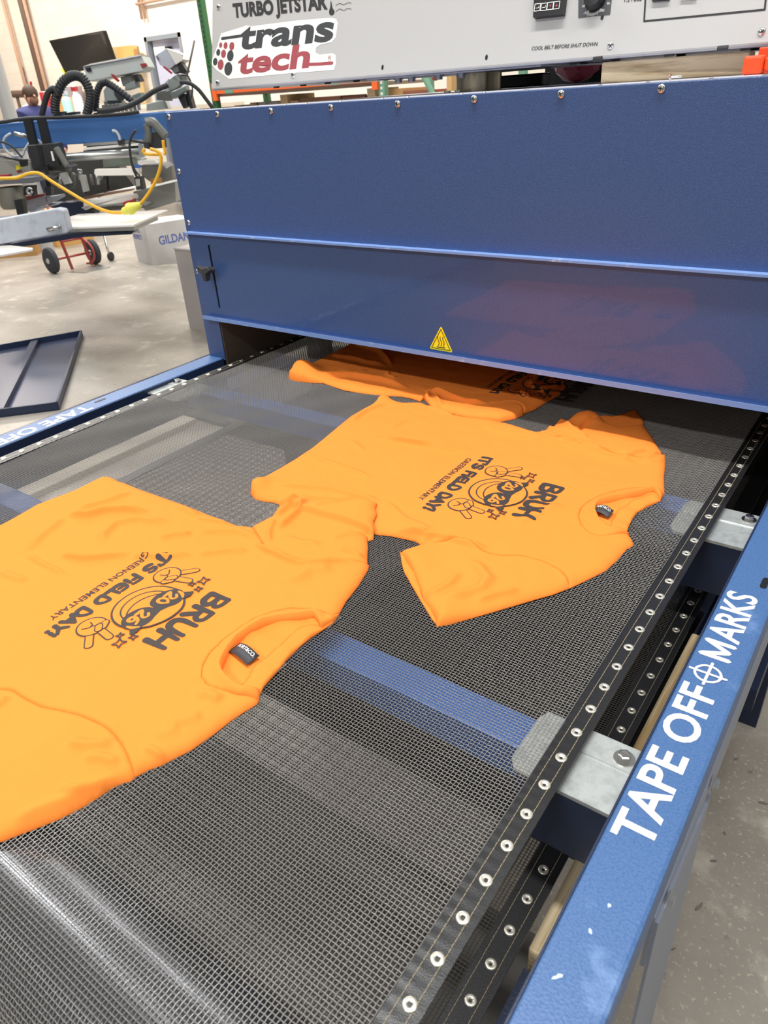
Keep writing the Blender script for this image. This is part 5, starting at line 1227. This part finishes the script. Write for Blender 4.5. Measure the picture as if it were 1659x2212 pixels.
# two tilted print heads rising behind the beam
def print_head(d, box, top, win, win_m, handle, body_parts, lab, extra=None):
    c = at(*box[0], d=d); o = thing('print_head', (c[0], c[1], 1.35), lab, 'print head', 'grey print heads behind the blue beam')
    slab('head_box', box, d, 0.22, LIGHTGREY if d > 6.4 else mat('head_grey', 'c3c8c2', 0.5), o, 0.006)
    slab('head_top', top, d - 0.02, 0.24, WHITEPL, o)
    for w_, wm in zip(win, win_m): slab('head_window', w_, d - 0.012, 0.02, wm, o)
    slab('clamp_handle', handle, d - 0.05, 0.03, REDH, o)
    for pts, m, dd in body_parts: slab('head_casting', pts, d + dd, 0.12, m, o, 0.004)
    return o
GREYC = mat('grey_casting', '8b938f', 0.5)
print_head(6.2, q7([(1185, 960), (1280, 925), (1700, 850)]) + q6([(560, 785), (650, 960), (580, 1020)]) + q7([(1260, 1170)]), q7([(1185, 955), (1290, 915), (1659, 845)]) + q6([(560, 780), (555, 800)]) + q7([(1659, 870), (1290, 935)]),
           [q7([(1222, 975), (1290, 965), (1310, 1020), (1245, 1028)]), q6([(548, 915), (630, 905), (650, 945), (575, 975)])], [DARK, REDF],
           q6([(120, 1060), (155, 1065), (240, 1155), (225, 1175), (185, 1140)]),
           [(q6([(260, 1110), (400, 1070), (450, 1180), (300, 1240)]), CASTG, 0.03), (q6([(430, 1070), (500, 1060), (550, 1160), (490, 1180)]), BLACKPL, 0.0), (q6([(330, 1220), (470, 1150), (490, 1250), (330, 1300)]), GREYC, 0.02), (q6([(20, 1300), (60, 1240), (170, 1220), (180, 1300), (240, 1370), (250, 1440), (40, 1450)]), GREYC, 0.0), (q6([(400, 1380), (540, 1325), (580, 1380), (400, 1480)]), mat('green_grey', '6f7a78', 0.5), -0.05), (q6([(20, 1450), (260, 1440), (300, 1500), (420, 1490), (380, 1560), (150, 1600), (40, 1540)]), CASTG, 0.05), (q6([(160, 1280), (260, 1290), (300, 1400), (230, 1440), (180, 1360)]), BLACKR, -0.03)],
           'long grey tilted print head with a red clamp handle, left of the doorway')
print_head(6.6, q6([(760, 795), (920, 690), (1060, 920), (965, 1000), (830, 930)]), q6([(920, 690), (1130, 770), (1170, 850), (1060, 925)]), [q6([(780, 805), (795, 810), (815, 860), (800, 850)]), q6([(1035, 850), (1125, 770), (1160, 800), (1070, 880)])], [DARK, DARK],
           q6([(870, 960), (890, 950), (1000, 1040), (990, 1060)]),
           [(q6([(980, 980), (1100, 920), (1120, 1020), (1040, 1060)]), CASTG, 0.02), (q6([(1080, 930), (1130, 885), (1220, 1020), (1170, 1060), (1120, 1050)]), BLACKPL, 0.0), (q6([(950, 1150), (1080, 1060), (1150, 1180), (1080, 1260), (960, 1310)]), GREYC, 0.0), (q6([(900, 1180), (950, 1130), (960, 1310), (900, 1330)]), LIGHTGREY, 0.05), (q6([(970, 1340), (1200, 1230), (1215, 1290), (1010, 1420)]), mat('green_grey', '6f7a78', 0.5), -0.05), (q6([(780, 1330), (900, 1290), (990, 1320), (960, 1450), (780, 1430)]), CASTG, 0.05), (q6([(1090, 1400), (1180, 1340), (1230, 1520), (1170, 1560)]), BLACKR, 0.02), (q6([(1130, 1060), (1200, 1080), (1230, 1180), (1160, 1190)]), CASTG, 0.0), (q6([(1200, 1290), (1240, 1280), (1310, 1550), (1260, 1560)]), BLACKR, 0.05), (q6([(640, 1490), (900, 1430), (960, 1560), (640, 1590)]), mat('pale_frame', 'a9b0ad', 0.5), 0.2)],
           'short grey print head tipped steeply upright, in front of the doorway')
tag(MB().tube([at(*p, d=6.5) for p in q6([(1222, 1080), (1328, 578)])], 0.008, 6).build('thin_rod', CASTG, None, True), 'thin upright steel rod right of the tipped print head', 'rod')
tag(MB().tube(catmull([at(*p, d=6.5) for p in q6([(1130, 1080), (1230, 1090), (1285, 1200), (1300, 1320), (1270, 1420)])], 5), 0.006, 6).build('loop_cable', BLACKR, None, True), 'thin black cable looping right of the tipped print head', 'cable')

# yellow extension cord
ec = thing('extension_cord', tuple(at(270, 455, d=4.85)), 'yellow extension cord with a pale yellow plug slung across the platens', 'cord')
pipe('cord', q3([(-60, 1300), (0, 1290), (250, 1285), (340, 1270), (480, 1210), (600, 1190), (720, 1205), (860, 1300), (1050, 1420), (1300, 1570)]) + q4([(0, 1270), (250, 1400), (450, 1470), (600, 1490), (700, 1485)]), 4.8, 0.0095, CORD, ec, 10)
pipe('cord', q4([(980, 1370), (1100, 1240), (1250, 1010), (1350, 780), (1390, 600), (1390, 480), (1330, 390), (1200, 345)]), 4.8, 0.0095, CORD, ec, 10)
pipe('cord', q4([(1100, 345), (1070, 390), (1120, 435), (1280, 445), (1400, 445)]), 4.85, 0.009, CORD, ec, 10)
pipe('cord', q4([(1430, 190), (1440, 300), (1465, 400), (1445, 450)]), 4.9, 0.009, CORD, ec, 10)
a, b = at(*q4([(690, 1480)])[0], d=4.8), at(*q4([(1030, 1340)])[0], d=4.8); v_ = b - a; L_ = np.linalg.norm(v_)
MB().lathe(a, v_, [(0.012, 0), (0.022, L_ * .1), (0.024, L_ * .28), (0.034, L_ * .34), (0.036, L_ * .5), (0.030, L_ * .6), (0.026, L_ * .75), (0.02, L_ * .9), (0.013, L_)], 16).build('plug', PLUG, ec, 'auto')

# ================================================================== PEOPLE AND THINGS FURTHER BACK
# steel post at the left edge
sp_ = at(40, 262, d=9.0); sp2 = at(10, 262, d=9.0)
tag(MB().lathe(((sp_[0] + sp2[0]) / 2, (sp_[1] + sp2[1]) / 2, 0), (0, 0, 1), [(0.075, 0), (0.075, 5.3)], 20).build('steel_post', mat('post_grey', 'b3b3b1', 0.4, 0.3), None, 'auto'), 'tall pale grey steel post at the left edge behind the press', 'post')
# television
TL, TR, BL = at(105.6, 87.7, y=8.3), at(222.8, 66, y=8.3), at(143, 162, y=8.6)
tvx = TR - TL; tvw = np.linalg.norm(tvx); tvx /= tvw; tvd = BL - TL; tvd = tvd - tvx * (tvd @ tvx) ; tvn = np.cross(tvx, tvd); tvn /= np.linalg.norm(tvn)
sk = (BL - TL) - tvd
tv = thing('television', tuple((TL + TR + BL * 2) / 4), 'large black flat television tilted on the back wall', 'television')
BR_ = at(246, 132, y=8.6)
MB().prism([TL, TR, BR_, BL], (0, 0.06, 0)).build('cabinet', BLACKPL, tv)
MB().prism([TL + (BR_ - TL) * .015, TR + (BL - TR) * .015, BR_ + (TL - BR_) * .015, BL + (TR - BL) * .015], (0, -0.004, 0)).build('screen', SCREEN, tv)
MB().tube([(TL + BR_) / 2 + np.array([0, 0.03, 0]), ((TL + BR_) / 2)[0:1].tolist() + [9.0, ((TL + BR_) / 2)[2]]], 0.05, 8).build('wall_mount', BLACKPL, tv)
P_ = [at(*q, y=8.58) for q in q7([(880, 990), (910, 985), (955, 1090), (935, 1110)])]
tag(MB().prism(P_, (0, 0.02, 0)).build('yellow_card', YELLOW), 'small bright yellow card hanging at the lower left corner of the television', 'card')
# boards and boxes leaning against the wall between the television and the door
for pts, y_, m, nm, lab, cat, th in ((q6([(130, 680), (420, 650), (500, 660), (640, 1480), (560, 1500), (480, 830), (150, 850)]), 8.86, mat('tan_board', 'c9ad78', 0.7), 'leaning_board', 'tall tan board leaning on the wall beside the doorway', 'board', 0.04),
                           (q6([(215, 680), (410, 650), (450, 700), (480, 920), (370, 930), (350, 850), (230, 830)]), 8.75, mat('orange_board', 'e3aa62', 0.7), 'carton_flap', 'pale orange cardboard box peeking over the long print head', 'box', 0.08)):
    P_ = [at(*q, y=y_) for q in pts]; zmin = min(p[2] for p in P_)
    tag(MB().prism(P_, (0, th, 0)).build(nm, m), lab, cat)
# workbench strip with small goods behind the hoses
wbz = at(150, 235, y=7.6)[2] - 0.06
wb_ = thing('workbench', (-11.3, 7.7, 0), 'long pale workbench along the back wall behind the hoses', 'bench')
MB().box((-13.2, 7.35, wbz - 0.05), (-8.2, 8.1, wbz)).build('bench_top', mat('bench_top', 'd8cdbd', 0.6), wb_)
for x_ in (-13.1, -8.3): MB().box((x_ - 0.03, 7.4, 0), (x_ + 0.03, 8.0, wbz - 0.05)).build('leg', FRAMEG, wb_)
def bottle(u, d_y, h, r, m, mc, lab, nm='spray_bottle', cat='bottle'):
    p = at(u, 235, y=d_y); o = thing(nm, (p[0], d_y, wbz), lab, cat)
    MB().lathe((p[0], d_y, wbz + 0.0005), (0, 0, 1), [(r, 0), (r, h * .55), (r * .8, h * .68), (r * .35, h * .76), (r * .35, h * .84)], 14).build('bottle_body', m, o, 'auto')
    MB().box((p[0] - r * .9, d_y - r * .4, wbz + h * .83), (p[0] + r * .5, d_y + r * .4, wbz + h)).build('trigger_head', mc, o)
TEAL = mat('teal_plastic', 'a9d8d0', 0.5)
bottle(148, 7.5, 0.30, 0.075, TEAL, LIGHTGREY, 'teal and grey spray bottle inside the hose loop')
bottle(172, 7.5, 0.34, 0.07, mat('white_plastic', 'ece4e4', 0.5), REDH, 'white spray bottle with a red head inside the hose loop')
for (u, y_, w_, h_, m, lab) in ((105, 7.5, 0.16, 0.30, REDH, 'red tin standing on the bench left of the hose loop'), (134, 7.6, 0.2, 0.26, CARD2, 'small tan box on the bench at the left of the hose loop'), (158, 7.8, 0.1, 0.2, mat('peach_jar', 'e8b090', 0.5), 'peach coloured jar on the bench between two spray bottles')):
    p = at(u, 235, y=y_); o = thing('bench_box' if m is not REDH else 'paint_tin', (p[0], y_, wbz), lab, 'box' if m is not REDH else 'tin')
    if m is REDH: MB().lathe((p[0], y_, wbz + .0005), (0, 0, 1), [(w_ / 2, 0), (w_ / 2, h_), (w_ * .45, h_ + .01)], 16).build('tin_body', m, o, 'auto'); MB().lathe((p[0], y_, wbz + h_ + .01), (0, 0, 1), [(w_ * .44, 0), (w_ * .44, .012)], 16).build('tin_lid', WHITEPL, o)
    else: MB().box((p[0] - w_ / 2, y_ - .08, wbz + .0005), (p[0] + w_ / 2, y_ + .08, wbz + h_)).build('box_body', m, o); MB().box((p[0] - w_ / 2 - .004, y_ - .084, wbz + h_), (p[0] + w_ / 2 + .004, y_ + .084, wbz + h_ + .02)).build('box_lid', m, o)
GREYP = mat('grey_pinboard', 'b3a8aa', 0.7)
P_ = [at(*q, y=8.9) for q in q7([(880, 1250), (1150, 1235), (1210, 1640), (900, 1640)])]
tag(MB().prism(P_, (0, 0.03, 0)).build('wall_panel', GREYP), 'grey panel on the back wall seen through the big hose loop', 'panel')
p0, p1 = at(*q7([(1040, 1180)])[0], y=8.6), at(*q7([(1100, 1480)])[0], y=8.6); p1 = np.array([p1[0], 8.6, 0.0])
tag(MB().tube([p0, p1], 0.03, 10).build('white_pole', WHITEPL, None, True), 'thin white pole seen through the big hose loop', 'pole')
p0 = at(*q7([(300, 960)])[0], y=8.965); p1 = at(*q7([(385, 1290)])[0], y=8.965)
tag(MB().tube([p0, p1], 0.03, 10).build('black_pole', BLACKPL, None, True), 'short black pole on the wall above the person', 'pole')
rk = thing('tool_rail', tuple(at(45, 203, y=8.6)), 'dark horizontal rail of tools behind the person', 'tool rail')
MB().tube([at(*p, y=8.6) for p in q7([(180, 1350), (400, 1345)])], 0.06, 8).build('rail', PIPE, rk); MB().tube([at(*q7([(240, 1370)])[0], y=8.6), at(*q7([(240, 1370)])[0], y=8.6) * np.array([1, 1, 0])], 0.03, 8).build('post', PIPE, rk); MB().tube([at(*p, y=8.6) for p in q7([(440, 1170), (450, 1250)])], 0.02, 8).build('hook', REDH, rk)

# person in a navy jacket (standing, turned to the right)
PY = 6.0; PXc = -9.93
pe = thing('person', (PXc, PY, 0), 'bearded person in a navy hooded jacket standing behind the press, facing right', 'person')
def skin_mesh(name, verts, edges, radii, m, parent, levels=2):
    me = bpy.data.meshes.new(name); o0 = ROOT[parent]
    me.from_pydata([tuple(np.array(v) - np.array(o0)) for v in verts], edges, []); o = link(name, me, m, parent)
    sk = o.modifiers.new('skin', 'SKIN'); 
    for i, r_ in enumerate(radii): me.skin_vertices[0].data[i].radius = (r_, r_) if not isinstance(r_, tuple) else r_
    me.skin_vertices[0].data[0].use_root = True
    o.modifiers.new('sub', 'SUBSURF').levels = levels; o.modifiers['sub'].render_levels = levels
    dg = bpy.context.evaluated_depsgraph_get(); me2 = bpy.data.meshes.new_from_object(o.evaluated_get(dg))
    o.modifiers.clear(); o.data = me2
    if not me2.materials: me2.materials.append(m)
    me2.polygons.foreach_set('use_smooth', [True] * len(me2.polygons)); return o
fx, fy = 0.88, -0.1            # facing direction
def pp_(f, s_, z): return (PXc + f * 0.95 + s_ * 0.1, PY - f * 0.1 + s_ * 0.95, z)   # forward, side, height
S = 1.035
bv = [pp_(0, 0, .95 * S), pp_(0, 0, 1.12 * S), pp_(0, 0, 1.32 * S), pp_(-.01, 0, 1.46 * S), pp_(.0, 0, 1.52 * S), pp_(.03, 0, 1.585 * S), pp_(.035, 0, 1.675 * S),
      pp_(0, -.1, .90 * S), pp_(.02, -.1, .50 * S), pp_(-.01, -.1, .09 * S), pp_(.12, -.11, .04), pp_(0, .1, .90 * S), pp_(.02, .1, .50 * S), pp_(-.01, .1, .09 * S), pp_(.12, .11, .04),
      pp_(0, -.19, 1.45 * S), pp_(-.03, -.25, 1.14 * S), pp_(.16, -.20, 1.02 * S), pp_(.24, -.17, 1.02 * S), pp_(0, .19, 1.45 * S), pp_(-.03, .25, 1.14 * S), pp_(.16, .20, 1.02 * S), pp_(.24, .17, 1.02 * S)]
be_ = [(0, 1), (1, 2), (2, 3), (3, 4), (4, 5), (5, 6), (0, 7), (7, 8), (8, 9), (9, 10), (0, 11), (11, 12), (12, 13), (13, 14), (3, 15), (15, 16), (16, 17), (17, 18), (3, 19), (19, 20), (20, 21), (21, 22)]
br_ = [.12, .11, .12, .07, .05, .085, .085, .085, .06, .045, .04, .085, .06, .045, .04, .045, .04, .034, .033, .045, .04, .034, .033]
skin_mesh('body', bv, be_, br_, SKIN, pe)
jv = [bv[0], bv[1], bv[2], bv[3], bv[15], bv[16], bv[17], bv[19], bv[20], bv[21]]
skin_mesh('jacket', jv, [(0, 1), (1, 2), (2, 3), (3, 4), (4, 5), (5, 6), (3, 7), (7, 8), (8, 9)], [.2, .2, .235, .20, .135, .09, .075, .135, .09, .075], JACKET, pe)
tv_ = [bv[0], bv[7], bv[8], bv[9], bv[11], bv[12], bv[13]]
skin_mesh('trousers', tv_, [(0, 1), (1, 2), (2, 3), (0, 4), (4, 5), (5, 6)], [.15, .105, .08, .065, .105, .08, .065], DENIM, pe)
hd = np.array(pp_(.035, 0, 1.635 * S))
def hball(c, r, sc, name, m): MB().ball(c, r, 20, 14, sc).build(name, m, pe, True)
hball(hd + np.array([-.018, .002, .035]), .104, (1.0, .88, .95), 'hair', HAIR)
hball(hd + np.array([.032, -.004, -.045]), .062, (1.0, .95, .95), 'beard', mat('brown_beard', '7a5744', 0.8))
MB().lathe(hd + np.array([.085, -.012, .005]), (1, -.1, -.35), [(.016, 0), (.013, .015), (.004, .032)], 8).build('nose', SKIN, pe, True)
hball(hd + np.array([-.005, -.088, -.005]), .025, (.7, .35, 1.1), 'ear', SKIN)
MB().tube(catmull([pp_(.06, -.06, 1.50 * S), pp_(-.05, -.11, 1.50 * S), pp_(-.13, 0, 1.53 * S), pp_(-.05, .11, 1.50 * S), pp_(.06, .06, 1.50 * S)], 5), .032, 10).build('hood', HOODC, pe, True)
# eyes
for s_ in (-1, 1): hball(hd + np.array([.082, s_ * .032 - .008, .02]), .010, (1, 1, .7), 'eye', DARK)

# ================================================================== PALLET RACK BEHIND THE DRYER
RYk = 7.0
rack = thing('pallet_rack', (-6.3, RYk, 0), 'orange and green pallet rack standing behind the dryer', 'rack')
def yb(u, v): return at(u, v, y=RYk)
xl, xr = yb(452, 150)[0], yb(824, 190)[0]
for i, (x_, m) in enumerate(((xl, RACKG), (xr, RACKG2), (xr + 1.15, RACKG2))):
    w_ = 0.075
    for dy in (0, 0.9):
        po = MB(); po.box((x_ - w_ / 2, RYk + dy, 0), (x_ + w_ / 2, RYk + dy + 0.07, 3.6)); uo = po.build('upright', m, rack)
        if dy == 0:
            ho = MB()
            for k_ in range(44): ho.box((x_ - .012, RYk - .002, 1.30 + k_ * .05), (x_ + .012, RYk, 1.325 + k_ * .05))
            ho.build('upright_holes', STICKER if i else mat('dark_green', '1d3f24', 0.6), uo)
zb0 = yb(500, 203)[2]
bmz = (yb(600, 193)[2], yb(600, 183)[2] + .04)
b_ = MB(); b_.box((xl + .04, RYk - 0.03, bmz[0]), (xr - .04, RYk + 0.02, bmz[0] + .11)); bo_ = b_.build('beam', RACKO, rack)
for x_ in (xl + .05, xr - .07): MB().box((x_ - .03, RYk - .034, bmz[0] - .07), (x_ + .04, RYk - .004, bmz[0] + .11)).build('beam_hook', RACKO, rack)
for u in (498, 728): p = yb(u, 195); MB().box((p[0] - .07, RYk - .033, bmz[0] - .002), (p[0] + .07, RYk - .029, bmz[0] + .1)).build('beam_tape', RACKG2, bo_)
MB().box((xl, RYk + .03, bmz[0] - .03), (xr, RYk + .9, bmz[0])).build('deck', mat('grey_deck', '8a8276', 0.7), rack)
MB().box((xl, RYk, .95), (xr + 1.15, RYk + .9, 1.0)).build('deck', mat('wood_deck', 'a98d66', 0.7), rack)
brc = MB(); p = yb(905, 165); q = yb(930, 200); brc.tube([p + np.array([-.2, 0.1, .3]), q + np.array([.05, .1, -.15])], 0.03, 8); brc.build('brace', RACKG2, rack)
items = [(478, 500, 0.40, 'f0d9c0', 'cream carton behind the left rack upright'), (500, 515, .44, 'a98a6e', 'brown carton low on the rack, left end'), (516, 530, .43, 'd8cfd4', 'pale carton beside the brown one on the rack'), (537, 552, .46, 'cfa88f', 'pinkish carton on the rack above the blue bin'), (553, 570, .46, 'f2e9e0', 'white carton on the rack right of the pinkish one'), (571, 590, .45, 'fbf5ea', 'bright white packet on the rack'), (604, 620, .52, 'dcbf90', 'pale wooden block under the orange rack beam'), (622, 640, .45, 'c3a184', 'tan carton right of the pale wooden block'), (642, 690, .47, '8d6a52', 'brown carton row under the middle of the orange beam'), (690, 735, .47, '9c6f58', 'reddish brown carton under the orange beam'), (736, 786, .46, '8a5f4a', 'dark brown carton left of the square pale block'), (788, 806, .52, 'ecd8b8', 'square pale block beside the right upright'), (832, 870, .50, 'c49a68', 'tan pallet stack right of the pale green upright'), (870, 925, .47, '9a5f4c', 'rust brown carton right of the tan pallet stack'), (960, 972, .58, 'd6ae78', 'tall tan carton just left of the steel column')]
for i, (u0, u1, h_, colr, lab) in enumerate(items):
    p, q = at(u0, 205, y=RYk + .25), at(u1, 205, y=RYk + .25); zt_ = 1.0 + h_
    o = thing('rack_carton', ((p[0] + q[0]) / 2, RYk + .45, 1.0), lab, 'carton', 'goods on the pallet rack')
    MB().box((p[0] + .004, RYk + .25 + .02 * (i % 3), 1.0005), (q[0] - .004, RYk + .75, zt_)).build('carton_body', mat('carton_' + colr, colr, 0.8), o)
p, q = at(528, 215, y=RYk + .12), at(580, 210, y=RYk + .12)
tag(MB().box((p[0], RYk + .06, 1.0005), (q[0], RYk + .24, 1.415)).build('blue_bin', mat('blue_bin_plastic', '3d7fc0', 0.5)), 'blue bin at the front of the rack under the orange beam', 'bin')
p = at(941, 163, y=6.9)
MB().ball(p, 0.045, 12, 8).build('knob', REDF, rack, True)

# ------------------------------------------------ debris on the concrete at the right
for (u, v, a_, r_) in ((1648, 1735, .012, .3), (1590, 1640, .008, 1), (1565, 1800, .007, 2), (1540, 1860, .009, .5), (1485, 1850, .006, 2), (1510, 1960, .014, 1.2), (1455, 2050, .006, 1)):
    c = at(u, v, z=0.0); pts = [(c[0] + q[0] * random.uniform(.7, 1.3), c[1] + q[1] * random.uniform(.7, 1.3), 0.0003) for q in ell((0, 0), a_ * .8, a_ * .25, 10, r_)]
    tag(MB().prism(pts, (0, 0, 0.002)).build('lint_scrap', mat('dark_lint', '7a756e', 0.9)), 'dark scrap of lint on the concrete floor right of the dryer', 'scrap', 'lint scraps on the floor')
